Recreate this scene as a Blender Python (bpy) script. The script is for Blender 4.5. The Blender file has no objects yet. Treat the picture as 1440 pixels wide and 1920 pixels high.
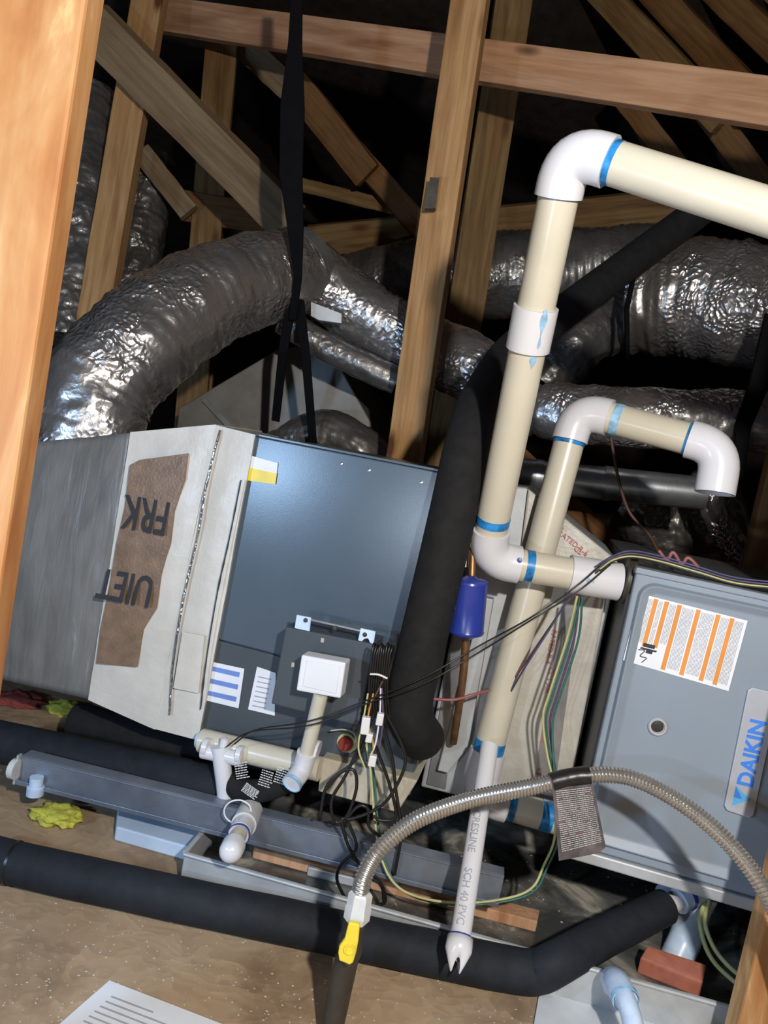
import bpy, bmesh, math, random
from mathutils import Vector, Matrix, noise
random.seed(7)
SC = bpy.context.scene
COL = SC.collection
# ---------------------------------------------------------------- camera
F_PX = 1442.0; ROLL = math.radians(10.8); PITCH = math.radians(5.0); H = 0.87
CAM = Vector((0, 0, H))
fwd = Vector((0, math.cos(PITCH), -math.sin(PITCH)))
up0 = Vector((0, math.sin(PITCH), math.cos(PITCH)))
rt0 = Vector((1, 0, 0))
cr = rt0*math.cos(ROLL) + up0*math.sin(ROLL)
cu = -rt0*math.sin(ROLL) + up0*math.cos(ROLL)
cam_d = bpy.data.cameras.new('camera'); cam = bpy.data.objects.new('camera', cam_d); COL.objects.link(cam)
cam_d.sensor_fit = 'VERTICAL'; cam_d.sensor_height = 36.0; cam_d.lens = 36.0*F_PX/1920.0
cam_d.clip_start = 0.02
cam.matrix_world = Matrix(((cr.x, cu.x, -fwd.x, CAM.x), (cr.y, cu.y, -fwd.y, CAM.y), (cr.z, cu.z, -fwd.z, CAM.z), (0, 0, 0, 1)))
SC.camera = cam
# ---------------------------------------------------------------- world + lights
w = bpy.data.worlds.new('world'); SC.world = w; w.use_nodes = True
w.node_tree.nodes['Background'].inputs[0].default_value = (0.55, 0.68, 1.0, 1)
w.node_tree.nodes['Background'].inputs[1].default_value = 0.035
def lamp(name, loc, power, size, col):
    l = bpy.data.lights.new(name, 'POINT'); l.energy = power; l.shadow_soft_size = size; l.color = col
    o = bpy.data.objects.new(name, l); COL.objects.link(o); o.location = loc
    return o
lamp('hand_lamp', (0.32, -0.30, H+0.42), 125, 0.03, (1.0, 0.95, 0.88))
lamp('cool_work_light', (-1.077, 0.230, H-0.18), 36, 0.05, (0.42, 0.66, 1.0))
lamp('coil_sheen_light', (-0.40, 0.09, H-0.26), 12, 0.02, (0.72, 0.85, 1.0))  # lamp added left of the camera to put a sheen on the coil front
SC.view_settings.view_transform = 'Standard'; SC.view_settings.look = 'None'
SC.view_settings.gamma = 1.0; SC.view_settings.use_curve_mapping = False
SC.view_settings.exposure = 0.0

# ---------------------------------------------------------------- helpers: rays into the room
def ray(px, py):
    return fwd*F_PX + cr*(px-720.0) + cu*(960.0-py)
def P(px, py, Y):
    d = ray(px, py); return CAM + d*(Y/d.y)
def FZ(px, py, z):
    d = ray(px, py); return CAM + d*((z-H)/d.z)
YAW = math.radians(12)
AO = Vector((-0.287, 1.54, 0)); E1 = Vector((math.cos(YAW), -math.sin(YAW), 0)); E2 = Vector((math.sin(YAW), math.cos(YAW), 0)); EZ = Vector((0, 0, 1))
def A(s, t, z): return AO + E1*s + E2*t + EZ*z
def T(px, py, t):                      # hit on the plane parallel to the cabinet fronts
    d = ray(px, py); k = (t - (CAM-AO).dot(E2))/d.dot(E2); return CAM + d*k

# ---------------------------------------------------------------- helpers: objects
WM = {}
def place(o, M, parent):
    WM[o.name] = M
    if parent is not None:
        o.parent = parent; o.matrix_basis = WM[parent.name].inverted() @ M
    else:
        o.matrix_basis = M
    return o
def thing(name, label, cat, loc, group=None):
    o = bpy.data.objects.new(name, None); COL.objects.link(o); o.empty_display_size = 0.05
    place(o, Matrix.Translation(loc), None)
    o['label'] = label; o['category'] = cat
    if group: o['group'] = group
    return o
def tag(o, label=None, cat=None, group=None, kind=None):
    if label: o['label'] = label
    if cat: o['category'] = cat
    if group: o['group'] = group
    if kind: o['kind'] = kind
    return o
def mk(name, verts, faces, mat, parent=None, smooth=False, M=None, crease=None):
    """verts in world space (or local to M)"""
    if M is None:
        c = Vector((0, 0, 0))
        for v in verts: c += Vector(v)
        c /= len(verts); M = Matrix.Translation(c); verts = [Vector(v)-c for v in verts]
    me = bpy.data.meshes.new(name); me.from_pydata([tuple(v) for v in verts], [], faces)
    bm = bmesh.new(); bm.from_mesh(me); bmesh.ops.recalc_face_normals(bm, faces=bm.faces); bm.to_mesh(me); bm.free()
    mats = mat if isinstance(mat, (list, tuple)) else [mat]
    for m in mats: me.materials.append(m)
    if smooth:
        for p in me.polygons: p.use_smooth = True
    o = bpy.data.objects.new(name, me); COL.objects.link(o)
    return place(o, M, parent)
def bev(o, w=0.002, seg=2, ang=35):
    m = o.modifiers.new('bevel', 'BEVEL'); m.width = w; m.segments = seg; m.limit_method = 'ANGLE'; m.angle_limit = math.radians(ang)
    return o
BOXF = [(0, 1, 3, 2), (4, 6, 7, 5), (0, 4, 5, 1), (2, 3, 7, 6), (0, 2, 6, 4), (1, 5, 7, 3)]
def abox(name, s0, s1, t0, t1, z0, z1, mat, parent=None, b=0.003):
    M = Matrix(((E1.x, E2.x, 0, 0), (E1.y, E2.y, 0, 0), (0, 0, 1, 0), (0, 0, 0, 1)))
    c = A((s0+s1)/2, (t0+t1)/2, (z0+z1)/2); M = Matrix.Translation(c) @ M
    hx, hy, hz = (s1-s0)/2, (t1-t0)/2, (z1-z0)/2
    vs = [Vector((x*hx, y*hy, z*hz)) for x in (-1, 1) for y in (-1, 1) for z in (-1, 1)]
    o = mk(name, vs, BOXF, mat, parent, M=M)
    if b: bev(o, b)
    return o
def beam(name, p1, p2, wd, dp, mat, parent=None, twist=0, b=0.003, seg=10, jitter=0.0):
    """timber between two points: local Z runs along it, local X is the face seen from the camera"""
    ax = (p2-p1); L = ax.length; ax.normalize()
    mid = (p1+p2)/2; view = (CAM-mid).normalized()
    x = ax.cross(view).normalized(); y = ax.cross(x).normalized()
    R = Matrix((x, y, ax)).transposed().to_4x4()
    M = Matrix.Translation(mid) @ R @ Matrix.Rotation(math.radians(twist), 4, 'Z')
    vs = []; fs = []
    for i in range(seg+1):
        z = -L/2 + L*i/seg
        for (a, c) in ((-1, -1), (1, -1), (1, 1), (-1, 1)):
            vs.append(Vector((a*wd/2+random.uniform(-1, 1)*jitter, c*dp/2+random.uniform(-1, 1)*jitter, z)))
    for i in range(seg):
        for k in range(4):
            fs.append((i*4+k, i*4+(k+1) % 4, i*4+4+(k+1) % 4, i*4+4+k))
    fs.append((3, 2, 1, 0)); fs.append((seg*4, seg*4+1, seg*4+2, seg*4+3))
    o = mk(name, vs, fs, mat, parent, M=M); bev(o, b, 2)
    return o
def quad(name, pts, thick, mat, parent=None, b=0.0, toward=None):
    """a slab whose front face has the given corners; it extends `thick` away from the viewer side"""
    n = (pts[1]-pts[0]).cross(pts[-1]-pts[0]).normalized()
    c = sum(pts, Vector())/len(pts)
    if n.dot((toward or CAM)-c) < 0: n = -n
    k = len(pts); vs = list(pts)+[p-n*thick for p in pts]
    fs = [tuple(range(k)), tuple(range(2*k-1, k-1, -1))]+[(i, (i+1) % k, (i+1) % k+k, i+k) for i in range(k)]
    o = mk(name, vs, fs, mat, parent)
    if b: bev(o, b)
    return o
def prism(name, pts, vec, mat, parent=None, b=0.0):
    k = len(pts); vs = list(pts)+[p+vec for p in pts]
    fs = [tuple(range(k)), tuple(range(2*k-1, k-1, -1))]+[(i, (i+1) % k, (i+1) % k+k, i+k) for i in range(k)]
    o = mk(name, vs, fs, mat, parent)
    if b: bev(o, b)
    return o
def smooth_path(pts, sub=8):
    if len(pts) < 3: 
        return [pts[0].lerp(pts[1], i/sub) for i in range(sub+1)]
    out = []
    Q = [pts[0]*2-pts[1]]+list(pts)+[pts[-1]*2-pts[-2]]
    for i in range(1, len(Q)-2):
        a, b_, c, d = Q[i-1], Q[i], Q[i+1], Q[i+2]
        for j in range(sub):
            t = j/sub
            out.append(0.5*((2*b_)+(c-a)*t+(2*a-5*b_+4*c-d)*t*t+(3*b_-a-3*c+d)*t*t*t))
    out.append(Q[-2].copy()); return out
def resample(pts, step):
    L = [0]
    for i in range(1, len(pts)): L.append(L[-1]+(pts[i]-pts[i-1]).length)
    n = max(2, int(L[-1]/step)); out = []; j = 0
    for i in range(n+1):
        d = L[-1]*i/n
        while j < len(pts)-2 and L[j+1] < d: j += 1
        seg = L[j+1]-L[j]
        out.append(pts[j].lerp(pts[j+1], (d-L[j])/seg if seg > 1e-9 else 0))
    return out
def tube_mesh(pts, rad, n=24, wall=0.0, cap=True, fn=None):
    """rad: float | callable(fraction); fn(i, k, fraction, angle)->radius factor"""
    N = len(pts); vs = []; fs = []
    tan = [(pts[min(i+1, N-1)]-pts[max(i-1, 0)]).normalized() for i in range(N)]
    ref = Vector((0, 0, 1)) if abs(tan[0].z) < 0.9 else Vector((1, 0, 0))
    x = (ref-tan[0]*ref.dot(tan[0])).normalized()
    for i in range(N):
        x = (x-tan[i]*x.dot(tan[i])).normalized(); y = tan[i].cross(x)
        r = rad(i/(N-1)) if callable(rad) else rad
        for k in range(n):
            a = 2*math.pi*k/n; rr = r*(fn(i, k, i/(N-1), a) if fn else 1)
            vs.append(pts[i]+(x*math.cos(a)+y*math.sin(a))*rr)
    for i in range(N-1):
        for k in range(n):
            fs.append((i*n+k, i*n+(k+1) % n, (i+1)*n+(k+1) % n, (i+1)*n+k))
    if wall > 0:
        base = len(vs)
        x = (ref-tan[0]*ref.dot(tan[0])).normalized()
        for i in range(N):
            x = (x-tan[i]*x.dot(tan[i])).normalized(); y = tan[i].cross(x)
            r = (rad(i/(N-1)) if callable(rad) else rad)-wall
            for k in range(n):
                a = 2*math.pi*k/n; vs.append(pts[i]+(x*math.cos(a)+y*math.sin(a))*r)
        for i in range(N-1):
            for k in range(n):
                fs.append((base+i*n+k, base+(i+1)*n+k, base+(i+1)*n+(k+1) % n, base+i*n+(k+1) % n))
        for k in range(n):
            fs.append((k, base+k, base+(k+1) % n, (k+1) % n))
            e = (N-1)*n; fs.append((e+k, e+(k+1) % n, base+e+(k+1) % n, base+e+k))
    elif cap:
        fs.append(tuple(range(n-1, -1, -1))); fs.append(tuple(range((N-1)*n, N*n)))
    return vs, fs
def tube(name, pts, rad, mat, parent=None, n=24, wall=0.0, fn=None, cap=True):
    v, f = tube_mesh(pts, rad, n, wall, cap, fn)
    o = mk(name, v, f, mat, parent, smooth=True)
    for p in o.data.polygons:
        if len(p.vertices) > 4: p.use_smooth = False
    try:
        o.data.set_sharp_from_angle(angle=math.radians(50))
    except Exception: pass
    return o
def elbow(a, b, c, R, k=10):
    """rounded path points from the a-side of corner b to the c-side"""
    u = (a-b).normalized(); v = (c-b).normalized(); p0 = b+u*R; p1 = b+v*R; out = []
    for i in range(k+1):
        t = i/k; out.append(p0*(1-t)**2+b*2*t*(1-t)+p1*t*t)
    return [p0+u*0.012]+out+[p1+v*0.012]
def ring(name, c, ax, r, wdt, mat, parent, n=32):
    ax = ax.normalized(); pts = [c-ax*wdt/2, c+ax*wdt/2]
    def fn(i, k, f, a): return 1.0+0.012*math.sin(a*3+c.x*40)
    return tube(name, pts, r, mat, parent, n=n, wall=0.0015)
def disc_lathe(name, c, ax, prof, mat, parent, n=24):
    """prof: list of (along, radius)"""
    ax = ax.normalized(); pts = [c+ax*p[0] for p in prof]; rr = [max(p[1], 0.0003) for p in prof]
    ref = Vector((0, 0, 1)) if abs(ax.z) < 0.9 else Vector((1, 0, 0)); x = (ref-ax*ref.dot(ax)).normalized(); y = ax.cross(x)
    vs = []; fs = []
    for p, r in zip(pts, rr):
        for k in range(n):
            a = 2*math.pi*k/n; vs.append(p+(x*math.cos(a)+y*math.sin(a))*r)
    for i in range(len(pts)-1):
        for k in range(n): fs.append((i*n+k, i*n+(k+1) % n, (i+1)*n+(k+1) % n, (i+1)*n+k))
    fs.append(tuple(range(n-1, -1, -1))); fs.append(tuple(range((len(pts)-1)*n, len(pts)*n)))
    o = mk(name, vs, fs, mat, parent, smooth=True)
    for p in o.data.polygons:
        if len(p.vertices) > 4: p.use_smooth = False
    try: o.data.set_sharp_from_angle(angle=math.radians(40))
    except Exception: pass
    return o
def blob(name, c, size, mat, parent=None, amp=0.3, sub=4, freq=3.0, seed=0.0):
    bm = bmesh.new(); bmesh.ops.create_icosphere(bm, subdivisions=sub, radius=1)
    for v in bm.verts:
        nn = noise.noise(v.co*freq+Vector((seed, seed*2, 1)))+0.5*noise.noise(v.co*freq*2.7+Vector((seed, 0, 3)))
        v.co *= 1+amp*nn; v.co = Vector((v.co.x*size[0], v.co.y*size[1], max(v.co.z, -0.75)*size[2]))
    me = bpy.data.meshes.new(name); bm.to_mesh(me); bm.free(); me.materials.append(mat)
    for p in me.polygons: p.use_smooth = True
    o = bpy.data.objects.new(name, me); COL.objects.link(o); return place(o, Matrix.Translation(c), parent)
def text(name, body, origin, xdir, ydir, size, mat, parent, depth=0.0003, bold=0.0, spacing=1.0, align='LEFT'):
    cu_ = bpy.data.curves.new('lettering', 'FONT'); cu_.body = body; cu_.size = size; cu_.extrude = depth; cu_.offset = bold
    cu_.space_character = spacing; cu_.align_x = align; cu_.resolution_u = 3
    tmp = bpy.data.objects.new('lettering_source', cu_); COL.objects.link(tmp)
    bpy.context.view_layer.update()
    me = bpy.data.meshes.new_from_object(tmp.evaluated_get(bpy.context.evaluated_depsgraph_get()))
    bpy.data.objects.remove(tmp); bpy.data.curves.remove(cu_)
    me.materials.clear(); me.materials.append(mat)
    x = xdir.normalized(); z = x.cross(ydir).normalized(); y = z.cross(x)
    M = Matrix.Translation(origin) @ Matrix((x, y, z)).transposed().to_4x4()
    o = bpy.data.objects.new(name, me); COL.objects.link(o); return place(o, M, parent)

# ---------------------------------------------------------------- materials
def newmat(name):
    m = bpy.data.materials.new(name); m.use_nodes = True; nt = m.node_tree
    return m, nt, nt.nodes['Principled BSDF']
def nd(nt, typ, **kw):
    n = nt.nodes.new(typ)
    for k, v in kw.items(): setattr(n, k, v)
    return n
def coords(nt, scale=(1, 1, 1), src='Object'):
    tc = nd(nt, 'ShaderNodeTexCoord'); mp = nd(nt, 'ShaderNodeMapping'); mp.inputs['Scale'].default_value = scale
    if src == 'World':
        g = nd(nt, 'ShaderNodeNewGeometry'); nt.links.new(g.outputs['Position'], mp.inputs['Vector'])
    else:
        nt.links.new(tc.outputs[src], mp.inputs['Vector'])
    return mp.outputs['Vector']
def nz(nt, vec, scale, detail=4, rough=0.55, dist=0.0):
    n = nd(nt, 'ShaderNodeTexNoise'); n.inputs['Scale'].default_value = scale; n.inputs['Detail'].default_value = detail
    n.inputs['Roughness'].default_value = rough; n.inputs['Distortion'].default_value = dist
    nt.links.new(vec, n.inputs['Vector']); return n.outputs['Fac']
def ramp(nt, fac, stops):
    r = nd(nt, 'ShaderNodeValToRGB'); e = r.color_ramp.elements
    while len(e) > 1: e.remove(e[-1])
    e[0].position = stops[0][0]; e[0].color = (*stops[0][1], 1)
    for p, c in stops[1:]:
        x = e.new(p); x.color = (*c, 1)
    nt.links.new(fac, r.inputs['Fac']); return r.outputs['Color']
def bump(nt, bs, h, strength=0.3, dist=0.002):
    b = nd(nt, 'ShaderNodeBump'); b.inputs['Strength'].default_value = strength; b.inputs['Distance'].default_value = dist
    nt.links.new(h, b.inputs['Height']); nt.links.new(b.outputs['Normal'], bs.inputs['Normal'])
def g3(v): return (v, v, v)
def plain(name, col, rough=0.5, metal=0.0, var=0.12, nscale=18, bs_=0.12, bscale=120, spec=0.5, trans=0.0):
    m, nt, b = newmat(name); v = coords(nt, src='World')
    f = nz(nt, v, nscale, 5, 0.6)
    lo = tuple(c*(1-var) for c in col); hi = tuple(min(1, c*(1+var)) for c in col)
    nt.links.new(ramp(nt, f, [(0.3, lo), (0.7, hi)]), b.inputs['Base Color'])
    b.inputs['Roughness'].default_value = rough; b.inputs['Metallic'].default_value = metal
    b.inputs['Specular IOR Level'].default_value = spec; b.inputs['Transmission Weight'].default_value = trans
    if bs_ > 0: bump(nt, b, nz(nt, v, bscale, 3), bs_, 0.002)
    return m
def wood(name, light, dark, knot=(0.12, 0.05, 0.02), rough=0.72, gs=9, seed=0):
    m, nt, b = newmat(name); v = coords(nt, (1, 1, 0.06)); 
    mp = v.node; mp.inputs['Location'].default_value = (seed, seed*0.7, seed*0.3)
    f = nz(nt, v, gs*6, 6, 0.62, 0.6)
    v2 = coords(nt, (1, 1, 0.25)); f2 = nz(nt, v2, 7, 3, 0.5, 1.2)
    c1 = ramp(nt, f, [(0.3, dark), (0.5, tuple((a+b_)/2 for a, b_ in zip(light, dark))), (0.68, light)])
    c2 = ramp(nt, f2, [(0.25, (0.55, 0.38, 0.28)), (0.5, (1, 1, 1)), (0.75, (1.0, 0.86, 0.72))])
    mx = nd(nt, 'ShaderNodeMix', data_type='RGBA', blend_type='MULTIPLY'); mx.inputs['Factor'].default_value = 0.75
    nt.links.new(c1, mx.inputs['A']); nt.links.new(c2, mx.inputs['B'])
    vo = nd(nt, 'ShaderNodeTexVoronoi'); vo.inputs['Scale'].default_value = 5.5; nt.links.new(coords(nt, (1, 1, 0.35)), vo.inputs['Vector'])
    kf = ramp(nt, vo.outputs['Distance'], [(0.05, g3(1)), (0.11, g3(0))])
    mk_ = nd(nt, 'ShaderNodeMix', data_type='RGBA'); nt.links.new(kf, mk_.inputs['Factor'])
    nt.links.new(mx.outputs['Result'], mk_.inputs['A']); mk_.inputs['B'].default_value = (*knot, 1)
    nt.links.new(mk_.outputs['Result'], b.inputs['Base Color'])
    b.inputs['Roughness'].default_value = rough; b.inputs['Specular IOR Level'].default_value = 0.25
    bump(nt, b, f, 0.35, 0.002)
    return m
def foil(name, col=(0.42, 0.42, 0.43), rough=0.24, strength=0.9, sc=55, metal=0.85):
    m, nt, b = newmat(name); v = coords(nt, src='World')
    ad = nd(nt, 'ShaderNodeVectorMath', operation='ADD'); nt.links.new(v, ad.inputs[0])
    cb = nd(nt, 'ShaderNodeVectorMath', operation='SCALE'); cb.inputs['Scale'].default_value = 0.05
    nn = nd(nt, 'ShaderNodeTexNoise'); nn.inputs['Scale'].default_value = 14; nt.links.new(v, nn.inputs['Vector'])
    nt.links.new(nn.outputs['Color'], cb.inputs[0]); nt.links.new(cb.outputs['Vector'], ad.inputs[1])
    vo = nd(nt, 'ShaderNodeTexVoronoi'); vo.inputs['Scale'].default_value = sc; vo.feature = 'F1'
    nt.links.new(ad.outputs['Vector'], vo.inputs['Vector'])
    big = nz(nt, v, 5, 3, 0.5, 0.5)
    sel = ramp(nt, big, [(0.42, g3(0.12)), (0.60, g3(1.0))])
    bp_ = nd(nt, 'ShaderNodeBump'); bp_.inputs['Distance'].default_value = 0.006
    ms = nd(nt, 'ShaderNodeMath', operation='MULTIPLY'); ms.inputs[1].default_value = strength
    nt.links.new(sel, ms.inputs[0]); nt.links.new(ms.outputs[0], bp_.inputs['Strength'])
    nt.links.new(vo.outputs['Distance'], bp_.inputs['Height'])
    b2 = nd(nt, 'ShaderNodeBump'); b2.inputs['Distance'].default_value = 0.003; b2.inputs['Strength'].default_value = 0.25
    nt.links.new(nz(nt, v, 60, 4, 0.6, 1.0), b2.inputs['Height']); nt.links.new(bp_.outputs['Normal'], b2.inputs['Normal'])
    nt.links.new(b2.outputs['Normal'], b.inputs['Normal']); nt.links.new(b2.outputs['Normal'], b.inputs['Coat Normal'])
    c = ramp(nt, nz(nt, v, 9, 4), [(0.3, tuple(x*0.7 for x in col)), (0.7, (col[0]*1.05, col[1]*0.98, col[2]*0.93))])
    nt.links.new(c, b.inputs['Base Color'])
    b.inputs['Metallic'].default_value = metal; b.inputs['Roughness'].default_value = rough
    b.inputs['Coat Weight'].default_value = 0.7; b.inputs['Coat Roughness'].default_value = 0.12
    return m
M_ = {}
def nearwood():
    m, nt, b = newmat('pine_near'); v = coords(nt, (1, 1, 0.22)); f = nz(nt, v, 9, 5, 0.55, 2.2)
    c1 = ramp(nt, f, [(0.30, (0.34, 0.135, 0.045)), (0.45, (0.42, 0.20, 0.075)), (0.56, (0.47, 0.26, 0.115)), (0.62, (0.60, 0.39, 0.18)), (0.68, (0.46, 0.25, 0.105))])
    v2 = coords(nt, (1, 1, 0.03)); f2 = nz(nt, v2, 60, 5, 0.6)
    c2 = ramp(nt, f2, [(0.3, (0.82, 0.78, 0.72)), (0.7, (1, 1, 1))])
    mx = nd(nt, 'ShaderNodeMix', data_type='RGBA', blend_type='MULTIPLY'); mx.inputs['Factor'].default_value = 0.8
    nt.links.new(c1, mx.inputs['A']); nt.links.new(c2, mx.inputs['B']); nt.links.new(mx.outputs['Result'], b.inputs['Base Color'])
    b.inputs['Roughness'].default_value = 0.6; b.inputs['Specular IOR Level'].default_value = 0.3; bump(nt, b, f2, 0.3, 0.002); return m
M_['near'] = nearwood()
M_['pine'] = wood('pine', (0.56, 0.34, 0.16), (0.34, 0.18, 0.07))
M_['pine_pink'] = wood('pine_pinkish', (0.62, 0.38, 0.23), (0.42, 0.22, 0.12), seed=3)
M_['pine_dim'] = wood('pine_darker', (0.30, 0.185, 0.075), (0.15, 0.085, 0.033), seed=5)  # darker brown pine for the timbers at the back
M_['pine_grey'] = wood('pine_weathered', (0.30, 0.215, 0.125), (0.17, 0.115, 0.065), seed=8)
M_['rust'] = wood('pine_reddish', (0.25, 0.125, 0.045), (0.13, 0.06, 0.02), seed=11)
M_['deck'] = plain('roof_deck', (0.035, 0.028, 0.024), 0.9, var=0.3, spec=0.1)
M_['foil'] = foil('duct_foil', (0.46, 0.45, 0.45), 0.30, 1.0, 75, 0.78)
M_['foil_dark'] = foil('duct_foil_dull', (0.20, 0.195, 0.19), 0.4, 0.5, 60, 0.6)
M_['foil_bag'] = foil('foil_wrap', (0.5, 0.5, 0.52), 0.2, 1.0, 80)
M_['galv'] = plain('galvanised_steel', (0.42, 0.44, 0.46), 0.33, 0.8, 0.2, 22, 0.06)
M_['galv_pale'] = plain('galvanised_pale', (0.50, 0.52, 0.54), 0.5, 0.35, 0.15, 14, 0.05)
M_['rail'] = plain('cool_tinted_steel', (0.24, 0.275, 0.34), 0.33, 0.5, 0.2, 14, 0.05)  # galvanised steel with the cool light's blue tint put into its colour
M_['galv_dull'] = plain('dull_sheet_metal', (0.20, 0.195, 0.185), 0.5, 0.3, 0.2, 12, 0.05)
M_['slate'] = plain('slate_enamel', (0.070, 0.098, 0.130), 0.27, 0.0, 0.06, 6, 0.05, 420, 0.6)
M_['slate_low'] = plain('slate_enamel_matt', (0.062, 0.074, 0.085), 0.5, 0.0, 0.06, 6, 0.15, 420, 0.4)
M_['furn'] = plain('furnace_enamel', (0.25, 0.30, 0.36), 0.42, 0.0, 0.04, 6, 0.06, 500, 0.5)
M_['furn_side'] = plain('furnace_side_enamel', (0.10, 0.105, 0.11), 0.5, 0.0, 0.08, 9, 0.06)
M_['cream'] = plain('pvc_cream', (0.60, 0.56, 0.455), 0.28, 0.0, 0.05, 10, 0.03)
M_['white'] = plain('pvc_white', (0.68, 0.68, 0.72), 0.25, 0.0, 0.03, 10, 0.03)
M_['primer'] = plain('primer_blue', (0.02, 0.20, 0.50), 0.3, 0.0, 0.6, 45, 0.03)
M_['primer_pale'] = plain('primer_pale_blue', (0.30, 0.52, 0.80), 0.3, 0.0, 0.4, 60, 0.03)
M_['primer_white'] = plain('primer_washed_pvc', (0.55, 0.68, 0.92), 0.3, 0.0, 0.2, 25, 0.03)
M_['foam'] = plain('black_foam', (0.012, 0.012, 0.013), 0.85, 0.0, 0.3, 40, 0.3, 260, 0.3)
M_['foam_blue'] = plain('dark_foam', (0.012, 0.015, 0.021), 0.75, 0.0, 0.3, 30, 0.3, 260, 0.35)
M_['black'] = plain('black_cable', (0.012, 0.012, 0.012), 0.35, 0.0, 0.2, 30, 0.0)
M_['strap'] = plain('black_strap', (0.004, 0.004, 0.005), 0.8, 0.0, 0.2, 30, 0.0, spec=0.1)
M_['copper'] = plain('copper_tube', (0.33, 0.18, 0.09), 0.42, 0.75, 0.35, 40, 0.05)
M_['blue'] = plain('blue_enamel', (0.025, 0.045, 0.30), 0.3, 0.0, 0.1, 20, 0.04)
M_['steel'] = plain('stainless_braid', (0.52, 0.49, 0.45), 0.26, 0.8, 0.1, 40, 0.0)
M_['iron'] = plain('iron_pipe', (0.045, 0.038, 0.030), 0.5, 0.2, 0.3, 30, 0.15)
M_['yellow'] = plain('yellow_vinyl', (0.80, 0.62, 0.05), 0.4, 0.0, 0.1, 30, 0.05)
M_['yel_wire'] = plain('yellow_wire', (0.50, 0.50, 0.22), 0.45, 0.0, 0.1, 30, 0.0)
M_['green_wire'] = plain('green_wire', (0.03, 0.14, 0.12), 0.45, 0, 0.1, 30, 0)
M_['purple_wire'] = plain('purple_wire', (0.10, 0.065, 0.13), 0.45, 0, 0.1, 30, 0)
M_['blue_wire'] = plain('blue_wire', (0.06, 0.07, 0.16), 0.45, 0, 0.1, 30, 0)
M_['red_wire'] = plain('red_wire', (0.30, 0.10, 0.10), 0.45, 0, 0.1, 30, 0)
M_['brown_wire'] = plain('brown_wire', (0.10, 0.05, 0.03), 0.5, 0, 0.1, 30, 0)
M_['orange_wire'] = plain('orange_wire', (0.55, 0.27, 0.05), 0.5, 0, 0.1, 30, 0)
M_['white_pl'] = plain('white_plastic', (0.74, 0.75, 0.78), 0.35, 0.0, 0.04, 14, 0.0)
M_['clear'] = plain('frosted_plastic', (0.62, 0.63, 0.62), 0.3, 0.0, 0.1, 30, 0.1)
M_['red'] = plain('red_plastic', (0.32, 0.03, 0.03), 0.5, 0, 0.1, 30, 0)
M_['paper'] = plain('white_paper', (0.78, 0.80, 0.85), 0.6, 0, 0.04, 20, 0.0)
M_['ink'] = plain('black_ink', (0.03, 0.03, 0.035), 0.7, 0, 0.1, 20, 0)
M_['grey_ink'] = plain('grey_ink', (0.36, 0.38, 0.42), 0.7, 0, 0.1, 20, 0)
M_['orange_ink'] = plain('orange_ink', (0.72, 0.28, 0.06), 0.6, 0, 0.1, 20, 0)
M_['blue_ink'] = plain('blue_ink', (0.05, 0.22, 0.75), 0.5, 0, 0.1, 20, 0)
M_['blue_ink_lt'] = plain('light_blue_ink', (0.10, 0.42, 0.80), 0.5, 0, 0.1, 20, 0)
M_['stripe_blue'] = plain('stripe_blue_ink', (0.16, 0.26, 0.62), 0.5, 0, 0.1, 20, 0)
M_['red_ink'] = plain('red_ink', (0.5, 0.16, 0.17), 0.6, 0, 0.1, 20, 0)
M_['badge'] = plain('badge_silver', (0.55, 0.58, 0.64), 0.3, 0.3, 0.05, 20, 0.0)
M_['facing'] = plain('kraft_facing_cream', (0.66, 0.63, 0.57), 0.38, 0.0, 0.10, 9, 0.5, 60)
def wrapmat():
    m, nt, b = newmat('grey_poly_wrap'); v = coords(nt, (1, 1, 0.12), 'World'); f = nz(nt, v, 34, 6, 0.65, 0.8); f2 = nz(nt, coords(nt, (1, 1, 0.4), 'World'), 6, 4, 0.6, 0.6)
    c1 = ramp(nt, f, [(0.35, (0.19, 0.185, 0.175)), (0.62, (0.24, 0.235, 0.225)), (0.74, (0.42, 0.41, 0.40))])
    c2 = ramp(nt, f2, [(0.35, (0.75, 0.74, 0.72)), (0.65, (1, 1, 1))])
    mx = nd(nt, 'ShaderNodeMix', data_type='RGBA', blend_type='MULTIPLY'); mx.inputs['Factor'].default_value = 1.0
    nt.links.new(c1, mx.inputs['A']); nt.links.new(c2, mx.inputs['B']); nt.links.new(mx.outputs['Result'], b.inputs['Base Color'])
    b.inputs['Roughness'].default_value = 0.33; bump(nt, b, f, 0.5, 0.006); return m
M_['wrap'] = wrapmat()
M_['kraft'] = plain('kraft_brown', (0.24, 0.155, 0.10), 0.35, 0.0, 0.22, 30, 0.6, 160)
M_['board'] = plain('facing_board', (0.52, 0.50, 0.45), 0.4, 0.1, 0.12, 20, 0.5, 70)
M_['tape'] = plain('metal_tape', (0.30, 0.31, 0.32), 0.3, 0.5, 0.15, 20, 0.5, 50)
M_['terra'] = plain('terracotta', (0.42, 0.14, 0.09), 0.6, 0, 0.2, 30, 0.2)
M_['fibre'] = plain('yellow_glass_fibre', (0.50, 0.48, 0.08), 0.9, 0, 0.35, 60, 0.8, 150, 0.1)
M_['redcloth'] = plain('red_cloth', (0.25, 0.06, 0.05), 0.9, 0, 0.3, 50, 0.5, 100, 0.1)
M_['foamboard'] = plain('pale_blue_foam', (0.50, 0.62, 0.78), 0.6, 0, 0.05, 20, 0.1)
M_['foamboard_w'] = plain('pale_sheet', (0.60, 0.63, 0.66), 0.4, 0, 0.15, 9, 0.1)
M_['beige'] = plain('beige_block', (0.46, 0.41, 0.32), 0.7, 0, 0.15, 20, 0.3)
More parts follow.
